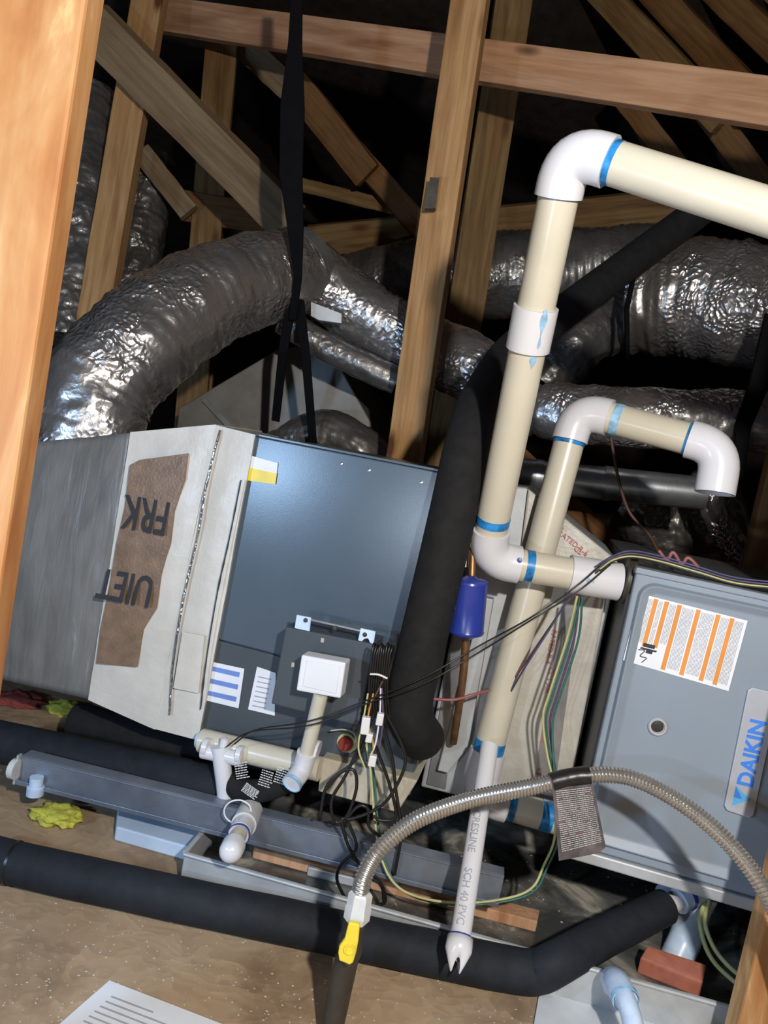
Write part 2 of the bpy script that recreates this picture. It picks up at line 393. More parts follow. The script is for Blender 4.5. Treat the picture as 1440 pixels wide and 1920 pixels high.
M_['debris'] = plain('pale_debris', (0.45, 0.41, 0.34), 0.7, 0, 0.3, 200, 0)
def osb():
    m, nt, b = newmat('osb_floor'); v = coords(nt, src='World')
    vo = nd(nt, 'ShaderNodeTexVoronoi'); vo.inputs['Scale'].default_value = 22
    mp = coords(nt, (1, 2.1, 1), 'World'); ad = nd(nt, 'ShaderNodeVectorMath', operation='ADD'); nt.links.new(mp, ad.inputs[0])
    n2 = nd(nt, 'ShaderNodeTexNoise'); n2.inputs['Scale'].default_value = 9; nt.links.new(v, n2.inputs['Vector'])
    sc = nd(nt, 'ShaderNodeVectorMath', operation='SCALE'); sc.inputs['Scale'].default_value = 0.35
    nt.links.new(n2.outputs['Color'], sc.inputs[0]); nt.links.new(sc.outputs['Vector'], ad.inputs[1]); nt.links.new(ad.outputs['Vector'], vo.inputs['Vector'])
    c1 = ramp(nt, vo.outputs['Color'], [(0.1, (0.38, 0.265, 0.165)), (0.5, (0.42, 0.295, 0.185)), (0.9, (0.47, 0.335, 0.21))])
    c2 = ramp(nt, nz(nt, v, 5, 6, 0.6, 0.5), [(0.3, (0.55, 0.5, 0.46)), (0.5, (1, 1, 1)), (0.72, (1.0, 0.95, 0.88))])
    mx = nd(nt, 'ShaderNodeMix', data_type='RGBA', blend_type='MULTIPLY'); mx.inputs['Factor'].default_value = 0.9
    nt.links.new(c1, mx.inputs['A']); nt.links.new(c2, mx.inputs['B'])
    d = ramp(nt, nz(nt, v, 95, 4, 0.7), [(0.60, g3(0)), (0.74, g3(0.4))])
    m2 = nd(nt, 'ShaderNodeMix', data_type='RGBA'); nt.links.new(d, m2.inputs['Factor']); nt.links.new(mx.outputs['Result'], m2.inputs['A'])
    m2.inputs['B'].default_value = (0.5, 0.46, 0.4, 1); nt.links.new(m2.outputs['Result'], b.inputs['Base Color'])
    b.inputs['Roughness'].default_value = 0.75; bump(nt, b, vo.outputs['Distance'], 0.25, 0.003); return m
M_['osb'] = osb()
def panmat():
    m, nt, b = newmat('dusty_pan_steel'); v = coords(nt, src='World')
    f = nz(nt, v, 7, 7, 0.62, 0.8)
    nt.links.new(ramp(nt, f, [(0.40, (0.085, 0.09, 0.09)), (0.54, (0.19, 0.19, 0.175)), (0.64, (0.50, 0.46, 0.38))]), b.inputs['Base Color'])
    nt.links.new(ramp(nt, f, [(0.45, g3(0.25)), (0.62, g3(0.75))]), b.inputs['Roughness'])
    nt.links.new(ramp(nt, f, [(0.45, g3(0.25)), (0.62, g3(0.0))]), b.inputs['Metallic'])
    bump(nt, b, nz(nt, v, 140, 4), 0.2, 0.002); return m
M_['pan'] = panmat()
def fineprint():      # rows of small grey print on a tag
    m, nt, b = newmat('tag_film'); v = coords(nt, src='World')
    f = nz(nt, v, 40, 4)
    nt.links.new(ramp(nt, f, [(0.35, (0.05, 0.045, 0.045)), (0.7, (0.14, 0.12, 0.12))]), b.inputs['Base Color'])
    b.inputs['Roughness'].default_value = 0.3; return m
M_['tagfilm'] = fineprint(); M_['tagprint'] = plain('tag_print', (0.50, 0.48, 0.46), 0.6)
M_['redtag'] = plain('faded_red_print', (0.28, 0.12, 0.12), 0.6)

# ================================================================ SETTING
def plane_struct(name, pts, mat):
    o = mk(name, pts, [tuple(range(len(pts)))], mat); o['kind'] = 'structure'; return o
def slab_struct(name, x0, x1, y0, y1, z0, z1, mat):
    vs = [Vector((x, y, z)) for x in (x0, x1) for y in (y0, y1) for z in (z0, z1)]
    o = mk(name, vs, BOXF, mat); o['kind'] = 'structure'; return o
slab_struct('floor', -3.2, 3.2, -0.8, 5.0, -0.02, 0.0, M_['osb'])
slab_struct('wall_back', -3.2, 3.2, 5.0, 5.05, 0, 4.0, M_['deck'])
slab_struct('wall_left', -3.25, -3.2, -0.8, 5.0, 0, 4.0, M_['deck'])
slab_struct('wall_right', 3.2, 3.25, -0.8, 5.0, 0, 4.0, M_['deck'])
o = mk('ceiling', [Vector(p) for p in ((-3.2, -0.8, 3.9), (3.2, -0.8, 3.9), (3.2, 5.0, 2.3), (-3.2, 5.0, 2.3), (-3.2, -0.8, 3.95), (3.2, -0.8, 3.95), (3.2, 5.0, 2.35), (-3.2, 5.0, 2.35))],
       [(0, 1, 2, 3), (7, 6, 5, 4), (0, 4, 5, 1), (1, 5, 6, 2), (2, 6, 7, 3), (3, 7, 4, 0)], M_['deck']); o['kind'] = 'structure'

# ================================================================ TIMBER
def vstud(name, label, x0, x1, y0, y1, z0, z1, mat, b=0.004):
    p = Vector(((x0+x1)/2, (y0+y1)/2, z0)); L = z1-z0; vs = []; fs = []; sg = 12
    for i in range(sg+1):
        for a, c in ((-1, -1), (1, -1), (1, 1), (-1, 1)):
            vs.append(Vector((a*(x1-x0)/2, c*(y1-y0)/2, L*i/sg)))
    for i in range(sg):
        for k in range(4): fs.append((i*4+k, i*4+(k+1) % 4, i*4+4+(k+1) % 4, i*4+4+k))
    fs += [(3, 2, 1, 0), (sg*4, sg*4+1, sg*4+2, sg*4+3)]
    o = mk(name, vs, fs, mat, M=Matrix.Translation(p)); bev(o, b); tag(o, label, 'stud'); return o
vstud('wall_stud', 'bright orange pine stud standing nearest the camera along the left edge', -0.515, -0.362, 0.75, 0.79, 0, 2.6, M_['near'])
vstud('wall_stud', 'tan pine stud nearest the camera in the bottom right corner in front of the furnace', 0.672, 0.79, 1.10, 1.14, 0, 2.4, M_['near'])
vstud('wall_stud', 'brown pine stud behind the right end of the grey furnace', 1.0, 1.09, 2.1, 2.138, 0, 3.0, M_['pine'])
def member(name, label, cat, x1, y1, Y1, x2, y2, Y2, wd, dp, mat, twist=0, e0=0.0, e1=0.0, jitter=0.0015):
    p1 = P(x1, y1, Y1); p2 = P(x2, y2, Y2); d = p2-p1
    o = beam(name, p1-d*e0, p2+d*e1, wd, dp, M_[mat], twist=twist, jitter=jitter); tag(o, label, cat); return o
# centre post with its dark plate
cp = thing('truss_post', 'tall orange pine post in the middle behind the slate cabinet, crossing the long brace', 'post', P(745, 960, 2.12))
p1 = P(738, 1010, 2.12); p2 = P(895, -90, 2.09)
beam('timber', p1, p2, 0.095, 0.05, M_['pine'], cp, twist=-16, jitter=0.001)
pl = P(811, 362, 2.035)
dz = (p2-p1).normalized(); dx = dz.cross((CAM-pl).normalized()).normalized()
quad('stamped_mark', [pl-dx*0.014-dz*0.04, pl+dx*0.014-dz*0.036, pl+dx*0.012+dz*0.04, pl-dx*0.012+dz*0.038], 0.03, M_['iron'], cp)
member('horizontal_brace', 'long pinkish pine brace running level across the top of the attic', 'brace', 300, 28, 2.9, 1500, 204, 1.95, 0.112, 0.038, 'pine_pink', -20, 0.0, 0.8)
member('truss_post', 'yellow pine post beside the near left stud, diagonal web nailed to it', 'post', 288, -40, 2.60, 172, 640, 2.42, 0.098, 0.06, 'pine', 22, 0.1, 0.1)
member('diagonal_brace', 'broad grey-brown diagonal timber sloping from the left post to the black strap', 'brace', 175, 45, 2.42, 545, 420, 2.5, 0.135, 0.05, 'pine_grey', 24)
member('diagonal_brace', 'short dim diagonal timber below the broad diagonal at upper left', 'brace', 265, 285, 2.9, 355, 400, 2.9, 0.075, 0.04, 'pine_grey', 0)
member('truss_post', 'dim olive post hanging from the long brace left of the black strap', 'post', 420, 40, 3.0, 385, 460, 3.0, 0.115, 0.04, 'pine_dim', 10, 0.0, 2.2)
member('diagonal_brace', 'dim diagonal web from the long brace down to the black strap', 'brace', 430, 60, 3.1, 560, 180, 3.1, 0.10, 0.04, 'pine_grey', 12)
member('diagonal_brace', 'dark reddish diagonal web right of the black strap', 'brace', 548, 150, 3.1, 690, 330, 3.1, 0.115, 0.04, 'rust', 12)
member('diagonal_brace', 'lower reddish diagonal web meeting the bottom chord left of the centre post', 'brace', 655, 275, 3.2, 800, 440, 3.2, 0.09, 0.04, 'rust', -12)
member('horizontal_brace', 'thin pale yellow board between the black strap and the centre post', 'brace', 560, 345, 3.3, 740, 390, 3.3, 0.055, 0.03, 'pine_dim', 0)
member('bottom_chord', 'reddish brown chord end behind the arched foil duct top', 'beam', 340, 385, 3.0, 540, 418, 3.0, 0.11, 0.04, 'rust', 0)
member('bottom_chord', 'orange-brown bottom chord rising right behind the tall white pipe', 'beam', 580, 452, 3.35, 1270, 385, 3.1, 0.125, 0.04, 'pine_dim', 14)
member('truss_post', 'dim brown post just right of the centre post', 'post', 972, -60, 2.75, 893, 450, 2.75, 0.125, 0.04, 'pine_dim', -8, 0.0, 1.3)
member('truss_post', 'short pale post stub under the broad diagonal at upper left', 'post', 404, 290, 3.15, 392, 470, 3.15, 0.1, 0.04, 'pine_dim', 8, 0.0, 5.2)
rf = [(1085, -60, 1330, 200), (1185, -60, 1400, 175), (1290, -70, 1520, 150), (1395, -80, 1600, 110)]
rl = ['dim roof rafter at upper right, the one closest to the dim post', 'second dim roof rafter from the left at upper right', 'third dim roof rafter at upper right', 'rightmost dim roof rafter in the top right corner']
for (a, b_, c, d), l in zip(rf, rl):
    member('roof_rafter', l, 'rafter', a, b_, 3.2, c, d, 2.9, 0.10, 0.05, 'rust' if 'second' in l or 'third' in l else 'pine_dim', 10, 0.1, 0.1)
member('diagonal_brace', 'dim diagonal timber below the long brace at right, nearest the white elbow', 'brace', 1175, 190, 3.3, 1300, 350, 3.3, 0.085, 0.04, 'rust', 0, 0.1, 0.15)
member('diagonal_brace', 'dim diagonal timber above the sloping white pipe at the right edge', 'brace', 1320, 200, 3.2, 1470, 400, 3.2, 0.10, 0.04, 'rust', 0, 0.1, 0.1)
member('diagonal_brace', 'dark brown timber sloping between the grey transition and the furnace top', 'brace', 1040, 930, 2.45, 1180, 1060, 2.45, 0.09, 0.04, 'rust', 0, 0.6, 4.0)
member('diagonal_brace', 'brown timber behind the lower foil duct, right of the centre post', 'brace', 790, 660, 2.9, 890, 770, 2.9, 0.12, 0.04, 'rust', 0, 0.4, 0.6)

# ================================================================ DUCTS
def flex(name, label, pts, r, mat, step=0.006, n=84, rib=0.006, crk=0.05, seed=0.0, cat='duct', sag=1.0, bands=()):
    path = resample(smooth_path(pts, 10), step)
    def fn(i, k, f, a):
        s = i*step
        v = 1+rib*math.sin(s/0.030*2*math.pi+0.6*math.sin(a*2))
        p = Vector((math.cos(a)*1.6+seed, math.sin(a)*1.6, s*16))
        q = Vector((math.cos(a)*5, math.sin(a)*5+seed, s*42))
        w3 = Vector((math.cos(a)*1.8, math.sin(a)*1.8+seed, s*95))
        v += crk*1.3*noise.noise(p)+crk*0.45*noise.noise(q)+crk*0.28*noise.noise(w3)*(0.4+max(0, noise.noise(p*1.7))*3)
        for b_ in bands:
            v -= 0.14*math.exp(-((s-b_)/0.014)**2)
        return v
    t = thing(name, label, cat, path[0])
    tube('foil_sleeve', path, r, mat, t, n=n, fn=fn)
    return t, path
d1, pa = flex('flex_duct', 'largest arched silver foil duct rising from the wrapped plenum at left',
     [P(150, 850, 1.88), P(165, 795, 1.88), P(182, 735, 1.89), P(265, 640, 1.95), P(385, 560, 2.08), P(500, 520, 2.22), P(562, 515, 2.32)], lambda f: 0.140-0.018*f, M_['foil'], seed=1.2, crk=0.055)
tube('end_collar', [P(566, 505, 2.335)-Vector((0.0, 0, 0)), P(548, 512, 2.30)], 0.126, M_['galv'], d1, n=48, wall=0.003)
d2, pb = flex('flex_duct', 'silver foil duct sloping down right from the black strap past the centre post',
     [P(575, 510, 2.34), P(660, 575, 2.36), P(770, 640, 2.36), P(880, 690, 2.3), P(960, 760, 2.3)], 0.100, M_['foil'], seed=4.1)
c0 = P(612, 576, 2.225); 
quad('tape_patch', [P(583, 566, 2.215), P(640, 588, 2.215), P(640, 606, 2.215), P(598, 600, 2.215), P(583, 592, 2.215)], 0.03, M_['galv_pale'], d2)
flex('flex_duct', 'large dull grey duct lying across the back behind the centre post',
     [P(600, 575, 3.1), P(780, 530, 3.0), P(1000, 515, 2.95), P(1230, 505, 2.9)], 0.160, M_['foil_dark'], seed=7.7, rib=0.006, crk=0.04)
flex('flex_duct', 'big sagging silver duct at the right edge under the sloping white pipe',
     [P(1195, 560, 2.5), P(1300, 560, 2.42), P(1400, 575, 2.35), P(1540, 590, 2.3), P(1900, 610, 2.3)], 0.175, M_['foil'], seed=9.3, crk=0.06, rib=0.008)
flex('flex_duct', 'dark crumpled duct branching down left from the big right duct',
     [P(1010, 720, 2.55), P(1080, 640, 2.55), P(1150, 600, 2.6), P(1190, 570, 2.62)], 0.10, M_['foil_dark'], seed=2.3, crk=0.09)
flex('flex_duct', 'silver foil duct running level behind the short white vent pipe',
     [P(985, 765, 2.25), P(1080, 775, 2.18), P(1220, 785, 2.12), P(1425, 790, 2.1), P(1700, 800, 2.1)], 0.082, M_['foil'], seed=5.5, crk=0.06, bands=(0.04,))
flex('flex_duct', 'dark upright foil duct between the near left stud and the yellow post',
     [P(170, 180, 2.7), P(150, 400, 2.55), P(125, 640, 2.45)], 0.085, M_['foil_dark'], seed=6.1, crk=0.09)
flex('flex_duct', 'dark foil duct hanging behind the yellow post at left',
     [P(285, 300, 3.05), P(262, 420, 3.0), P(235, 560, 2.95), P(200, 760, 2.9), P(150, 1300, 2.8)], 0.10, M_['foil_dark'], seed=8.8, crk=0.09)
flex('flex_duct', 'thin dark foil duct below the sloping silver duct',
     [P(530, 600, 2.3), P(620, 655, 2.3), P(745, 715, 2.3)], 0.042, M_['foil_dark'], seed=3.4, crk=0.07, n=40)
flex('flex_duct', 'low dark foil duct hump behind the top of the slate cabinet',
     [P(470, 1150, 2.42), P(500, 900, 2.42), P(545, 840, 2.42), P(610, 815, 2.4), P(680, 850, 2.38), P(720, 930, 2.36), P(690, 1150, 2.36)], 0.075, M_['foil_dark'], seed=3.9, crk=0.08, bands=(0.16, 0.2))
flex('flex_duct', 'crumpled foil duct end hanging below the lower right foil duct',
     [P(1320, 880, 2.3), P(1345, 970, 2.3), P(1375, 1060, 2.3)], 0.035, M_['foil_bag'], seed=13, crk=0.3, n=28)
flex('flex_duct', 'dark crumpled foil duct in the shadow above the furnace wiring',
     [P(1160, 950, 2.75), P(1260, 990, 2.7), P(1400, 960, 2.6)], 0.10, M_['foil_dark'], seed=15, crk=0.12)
t = thing('round_metal_duct', 'smooth round galvanised duct showing between and behind the two white flues', 'duct', P(960, 890, 2.15))
rp = resample([P(960, 888, 2.15), P(1320, 925, 2.1)], 0.02)
tube('duct_pipe', rp, 0.045, M_['galv'], t, n=40)
for k in (3, 12): tube('joint_bead', rp[k:k+2], 0.048, M_['galv'], t, n=40)
# supply plenum box behind
t = thing('sheet_metal_plenum', 'dull grey sheet metal plenum box under the arched foil duct', 'duct box', P(470, 800, 2.62))
prism('plenum_body', [P(330, 815, 2.6), P(335, 765, 2.6), P(520, 655, 2.6), P(610, 640, 2.6), P(700, 800, 2.6), P(690, 1230, 2.6), P(330, 1230, 2.6)], Vector((0.1, 0.5, 0)), M_['galv_dull'], t, 0.004)
prism('seam_rail', [P(380, 752, 2.6), P(388, 747, 2.6), P(440, 800, 2.6), P(430, 806, 2.6)], Vector((0, -0.012, 0)), M_['galv'], t)
# straps
def strap(label, pts, wds, cat='strap', mat='strap', group=None):
    t = None; vs = []; fs = []
    for p, w_ in zip(pts, wds):
        vs += [p+Vector((-w_/2, 0, 0)), p+Vector((w_/2, 0, 0)), p+Vector((w_/2, 0.012, 0)), p+Vector((-w_/2, 0.012, 0))]
    for i in range(len(pts)-1):
        for k in range(4): fs.append((i*4+k, i*4+(k+1) % 4, i*4+4+(k+1) % 4, i*4+4+k))
    fs += [(3, 2, 1, 0), tuple(len(vs)-4+k for k in range(4))]
    o = mk('hanging_strap', vs, fs, M_[mat]); bev(o, 0.002); tag(o, label, cat); return o
strap('wide black hanging strap dropping from the top to the arched foil duct', [P(558, -60, 2.0), P(553, 80, 2.0), P(548, 200, 2.01), P(545, 330, 2.03), P(553, 420, 2.06), P(558, 520, 2.10), P(548, 600, 2.15)], [0.025, 0.035, 0.062, 0.060, 0.045, 0.022, 0.02])
strap('left lower black strap between the arched duct and the metal plenum', [P(545, 570, 2.16), P(530, 660, 2.2), P(516, 790, 2.3)], [0.03, 0.026, 0.024])
strap('right lower black strap reaching down to the slate cabinet', [P(560, 560, 2.15), P(574, 680, 2.2), P(588, 850, 2.27)], [0.03, 0.026, 0.024])
strap('black strap hanging at the right edge beside the lower foil duct', [P(1455, 590, 2.0), P(1425, 720, 2.0), P(1395, 800, 2.0), P(1385, 900, 2.0)], [0.05, 0.05, 0.04, 0.03])
strap('thin black strap cinching the big duct at right', [P(1195, 490, 2.28), P(1176, 580, 2.24), P(1178, 690, 2.28)], [0.012, 0.014, 0.012])

# ================================================================ EVAPORATOR COIL CABINET
ZB, ZT = 0.205, 0.838
coil = thing('coil_cabinet', 'dark slate blue metal coil cabinet in the middle with grey control box on its front', 'cabinet', A(0.22, 0.25, ZB))
abox('cabinet_shell', 0.0, 0.45, 0.004, 0.52, ZB, ZT, M_['slate'], coil)
def TS(x, y, t, s0=0.453, s1=0.755):
    p = T(x, y, t); s_ = (p-AO).dot(E1); return p+E1*(min(max(s_, s0), s1)-s_)
sp = T(400, 1197, 0).z
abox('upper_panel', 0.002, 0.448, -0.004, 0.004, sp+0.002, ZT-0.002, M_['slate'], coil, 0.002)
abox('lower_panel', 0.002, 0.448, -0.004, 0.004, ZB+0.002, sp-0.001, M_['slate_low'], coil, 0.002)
abox('top_flange', -0.001, 0.451, -0.006, 0.03, ZT-0.001, ZT+0.004, M_['slate'], coil, 0.001)
for px, py in ((692, 882), (790, 905), (640, 870)):
    disc_lathe('screw', T(px, py, -0.004), -E2, [(0, 0.004), (0.002, 0.0035), (0.003, 0.001)], M_['galv'], coil, 12)
def sticker(name, corners, t, mat, parent, label=None, thick=0.0012):
    o = quad(name, [T(x, y, t) for x, y in corners], thick, mat, parent)
    if label: o['label'] = label
    return o
y1 = sticker('warning_sticker', [(466, 853), (521, 868), (516, 908), (458, 900)], -0.0065, M_['paper'], coil, 'yellow and white warning sticker')
sticker('yellow_band', [(463, 876), (519, 888), (516, 908), (458, 900)], -0.0072, M_['yellow'], y1, thick=0.001)
s1 = sticker('striped_label', [(393, 1240), (458, 1254), (447, 1328), (381, 1312)], -0.0065, M_['paper'], coil, 'white label with three blue stripes')
for k in range(3):
    yy = 1250+k*23; xx = 391-k*3
    sticker('blue_stripe', [(xx, yy-2), (xx+59, yy+11), (xx+57, yy+20), (xx-2, yy+6)], -0.0072, M_['stripe_blue'], s1, thick=0.001)
s2 = sticker('rating_label', [(482, 1250), (517, 1262), (515, 1342), (465, 1330)], -0.0065, M_['paper'], coil, 'white rating label half hidden by the control box')
for k in range(7):
    yy = 1268+k*9; xx = 484-k*1.8
    sticker('print_line', [(xx, yy), (xx+24, yy+5), (xx+24, yy+7), (xx, yy+2)], -0.0072, M_['grey_ink'], s2, thick=0.001)
s3 = sticker('orange_label', [(878, 932), (893, 936), (886, 1066), (851, 1059)], -0.0065, M_['paper'], coil, 'white label with orange bars at the cabinet edge')
for k in range(6):
    yy = 945+k*20; xx = 872-k*3.6
    sticker('orange_bar', [(xx, yy), (xx+18, yy+4), (xx+16, yy+12), (xx-1, yy+8)], -0.0072, M_['orange_ink'], s3, thick=0.001)
# dark round pipe stub cap + red plug
disc_lathe('drain_plug', T(650, 1392, -0.006), -E2, [(0, 0.014), (0.012, 0.014), (0.014, 0.012), (0.0141, 0.001)], M_['red'], coil)['label'] = 'round red drain plug'
disc_lathe('plug_collar', T(650, 1392, -0.004), -E2, [(0, 0.019), (0.004, 0.019), (0.0041, 0.015)], M_['yel_wire'], coil)
# control box (a thing screwed on the cabinet: moves with it -> part)
cb0 = prism('control_box', [T(535, 1175, -0.085), T(702, 1208, -0.085), T(673, 1362, -0.085), T(508, 1320, -0.085)], E2*0.08, M_['slate_low'], coil, 0.003)
cb0['label'] = 'dark grey control box standing proud of the cabinet front'
br = prism('mounting_bracket', [T(556, 1153, -0.090), T(583, 1158, -0.090), T(580, 1184, -0.090), T(552, 1178, -0.090)], E2*0.004, M_['primer_white'], coil, 0.001)
prism('mounting_bracket', [T(676, 1178, -0.090), T(704, 1184, -0.090), T(700, 1208, -0.090), T(694, 1206, -0.090), T(690, 1197, -0.09), T(683, 1198, -0.09), T(678, 1203, -0.090), T(671, 1201, -0.090)], E2*0.004, M_['primer_white'], coil, 0.001)
prism('bracket_bar', [T(583, 1160, -0.088), T(676, 1181, -0.088), T(675, 1185, -0.088), T(582, 1164, -0.088)], E2*0.01, M_['galv'], coil, 0.001)
for px, py in ((573, 1163), (684, 1190), (628, 1178)):
    disc_lathe('screw', T(px, py, -0.0901), -E2, [(0, 0.0045), (0.0015, 0.004), (0.002, 0.001)], M_['iron'], coil, 12)
for px, py in ((605, 1200), (550, 1246)):
    prism('slot', [T(px-3, py-4, -0.0857), T(px+3, py-3, -0.0857), T(px+2, py+5, -0.0857), T(px-4, py+4, -0.0857)], E2*0.001, M_['beige'], coil)
# ================================================================ PLENUM, WRAPPED (left)
def gridslab(name, c00, c10, c11, c01, back, nu, nv, amp, mat, parent, seed=0.0, bulge=0.0):
    vs = []; fs = []; nrm = (c10-c00).cross(c01-c00).normalized()
    if nrm.dot(CAM-c00) < 0: nrm = -nrm
    for j in range(nv+1):
        for i in range(nu+1):
            u = i/nu; v = j/nv; p = (c00.lerp(c10, u)).lerp(c01.lerp(c11, u), v)
            e = min(1, 8*min(u, 1-u))*min(1, 8*min(v, 1-v))
            p = p+nrm*(amp*(noise.noise(p*9+Vector((seed, 0, 0)))+0.6*noise.noise(p*24+Vector((0, seed, 0))))+bulge*math.sin(math.pi*u)*math.sin(math.pi*v)*e)
            vs.append(p)
    n0 = len(vs); W_ = nu+1
    for j in range(nv):
        for i in range(nu): fs.append((j*W_+i, j*W_+i+1, (j+1)*W_+i+1, (j+1)*W_+i))
    loop = [i for i in range(nu+1)]+[j*W_+nu for j in range(1, nv+1)]+[nv*W_+i for i in range(nu-1, -1, -1)]+[j*W_ for j in range(nv-1, 0, -1)]
    for k in loop: vs.append(vs[k]+back)
    m = len(loop)
    for k in range(m): fs.append((loop[k], loop[(k+1) % m], n0+(k+1) % m, n0+k))
    fs.append(tuple(n0+k for k in range(m-1, -1, -1)))
    return mk(name, vs, fs, mat, parent, smooth=False)
plen = thing('wrapped_plenum', 'plenum at left wrapped in grey plastic with a cream facing band and brown lettered strip', 'duct box', P(150, 1320, 1.8))
bk = E2*0.42
g = gridslab('grey_wrap', P(30, 832, 1.70), P(246, 812, 1.60), P(172, 1312, 1.59), P(-50, 1262, 1.70), Vector((0, 0.40, 0)), 30, 40, 0.004, M_['wrap'], plen, 2.0, 0.012)
for p in g.data.polygons: p.use_smooth = len(p.vertices) == 4
g = gridslab('cream_facing', P(244, 810, 1.590), P(405, 796, 1.545), P(290, 1368, 1.545), P(165, 1312, 1.585), Vector((0.03, 0.36, 0)), 24, 40, 0.003, M_['facing'], plen, 5.0, 0.006)
g = gridslab('cream_facing', P(405, 797, 1.545), P(478, 815, 1.520), P(372, 1388, 1.520), P(290, 1367, 1.545), Vector((0.0, 0.30, 0)), 12, 40, 0.002, M_['facing'], plen, 8.0, 0.004)
# brown lettered strip, follows the facing
def onf(x, y, off=0.0):
    # plane through the first facing
    a = P(244, 810, 1.590); b_ = P(405, 796, 1.545); c = P(165, 1312, 1.585)
    n = (b_-a).cross(c-a).normalized()
    if n.dot(CAM-a) < 0: n = -n
    d = ray(x, y); k = ((a+n*off)-CAM).dot(n)/d.dot(n); return CAM+d*k
outl = [(243, 872), (262, 862), (300, 857), (351, 850), (345, 900), (325, 960), (318, 1020), (300, 1080), (292, 1140), (268, 1180), (255, 1251), (180, 1244), (188, 1180), (205, 1100), (218, 1020), (234, 950)]
quad('brown_strip', [onf(x, y, 0.0105) for x, y in outl], 0.006, M_['kraft'], plen)['label'] = 'brown translucent strip with upside-down black lettering'
ub = onf(180, 1150, 0.0145)
def mirrored(body, x, y, px_size, xe, ye, xs=0.5):
    o_ = onf(x, y, 0.0112); xd = onf(xe, ye, 0.0112)-o_
    n = (CAM-o_).normalized(); 
    t_ = text('lettering', body, o_, xd, n.cross(xd), px_size*1.6/F_PX, M_['ink'], plen, bold=0.0012)
    k_ = xd.length/max(v.co.x for v in t_.data.vertices)
    for v in t_.data.vertices: v.co.x *= k_
    return t_
mirrored('UIET', 292, 1084, 80, 190, 1066)
mirrored('FRK', 322, 944, 88, 234, 928)
def stripf(name, pts, off, mat):
    return quad(name, [onf(x, y, off) for x, y in pts], 0.006, mat, plen)
# seam tape along the fold
tube('tape_seam', smooth_path([P(413, 806, 1.535), P(385, 920, 1.53), P(372, 1000, 1.53), P(345, 1120, 1.53), P(325, 1240, 1.53), P(318, 1340, 1.53)], 6), 0.0022, M_['foil_bag'], plen, n=8, fn=lambda i, k, f, a: 1+0.8*noise.noise(Vector((i*0.7, a, 0))))
tube('tape_seam', smooth_path([P(452, 900, 1.51), P(430, 1010, 1.51), P(408, 1110, 1.51), P(388, 1230, 1.51), P(376, 1330, 1.51)], 6), 0.0018, M_['ink'], plen, n=8, fn=lambda i, k, f, a: 0.7+0.9*abs(noise.noise(Vector((i*0.5, 3, 0)))))
quad('clear_film', [P(342, 1185, 1.522), P(383, 1192, 1.515), P(372, 1300, 1.515), P(325, 1290, 1.522)], 0.002, M_['facing'], plen)

# ================================================================ TRANSITION between coil and furnace
tr = thing('duct_transition', 'grey metal transition box with cream taped facing between the coil cabinet and furnace', 'duct box', A(0.6, 0.3, ZB))
TT = 0.15
prism('metal_body', [TS(868, 900, TT), TS(985, 914, TT), TS(1160, 1055, TT), TS(1120, 1560, TT), TS(770, 1470, TT)], E2*0.38, M_['galv_pale'], tr, 0.004)
prism('facing_board', [TS(990, 916, TT-0.012), TS(1150, 1045, TT-0.012), TS(1092, 1540, TT-0.012), TS(925, 1490, TT-0.012), TS(958, 1180, TT-0.012)], E2*0.012, M_['board'], tr, 0.004)
prism('metal_tape', [TS(1060, 1100, TT-0.014), TS(1092, 1100, TT-0.014), TS(1040, 1480, TT-0.014), TS(1000, 1470, TT-0.014)], E2*0.003, M_['tape'], tr)
prism('metal_tape', [TS(880, 905, TT-0.006), TS(905, 910, TT-0.006), TS(835, 1480, TT-0.006), TS(800, 1470, TT-0.006)], E2*0.007, M_['tape'], tr)
prism('corner_post', [TS(905, 1120, TT-0.03), TS(925, 1124, TT-0.03), TS(878, 1400, TT-0.03), TS(840, 1450, TT-0.03), TS(820, 1445, TT-0.03)], E2*0.03, M_['galv_pale'], tr, 0.002)
for i, (x, y) in enumerate(((1012, 965), (1045, 1000), (1075, 1030), (1036, 1180), (1030, 1250), (1025, 1330), (1008, 1440))):
    o_ = T(x, y, TT-0.0155); text('red_print', 'RATED R-6' if i % 2 else 'CL 1 AIR', o_, T(x-12, y+60, TT-0.0155)-o_ if i > 2 else T(x+50, y+40, TT-0.0155)-o_, E1 if i > 2 else EZ, 0.015, M_['red_ink'], tr)

# ================================================================ FURNACE
FS = 0.765
fz0, fz1 = 0.200, 0.736
fur = thing('gas_furnace', 'grey horizontal gas furnace at right with orange striped label and blue lettered badge', 'furnace', A(1.1, 0.3, fz0))
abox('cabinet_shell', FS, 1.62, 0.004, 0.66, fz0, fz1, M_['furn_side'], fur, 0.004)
def rrect(s0, s1, z0, z1, r, t, k=6):
    pts = []
    for cs, cz, a0 in ((s1-r, z1-r, 0), (s0+r, z1-r, 90), (s0+r, z0+r, 180), (s1-r, z0+r, 270)):
        for i in range(k+1):
            a = math.radians(a0+90*i/k); pts.append(A(cs+r*math.cos(a), t, cz+r*math.sin(a)))
    return pts
TF = -0.020
abox('door_frame', FS+0.004, 1.58, TF, 0.004, fz0+0.012, fz1-0.006, M_['furn'], fur, 0.004)
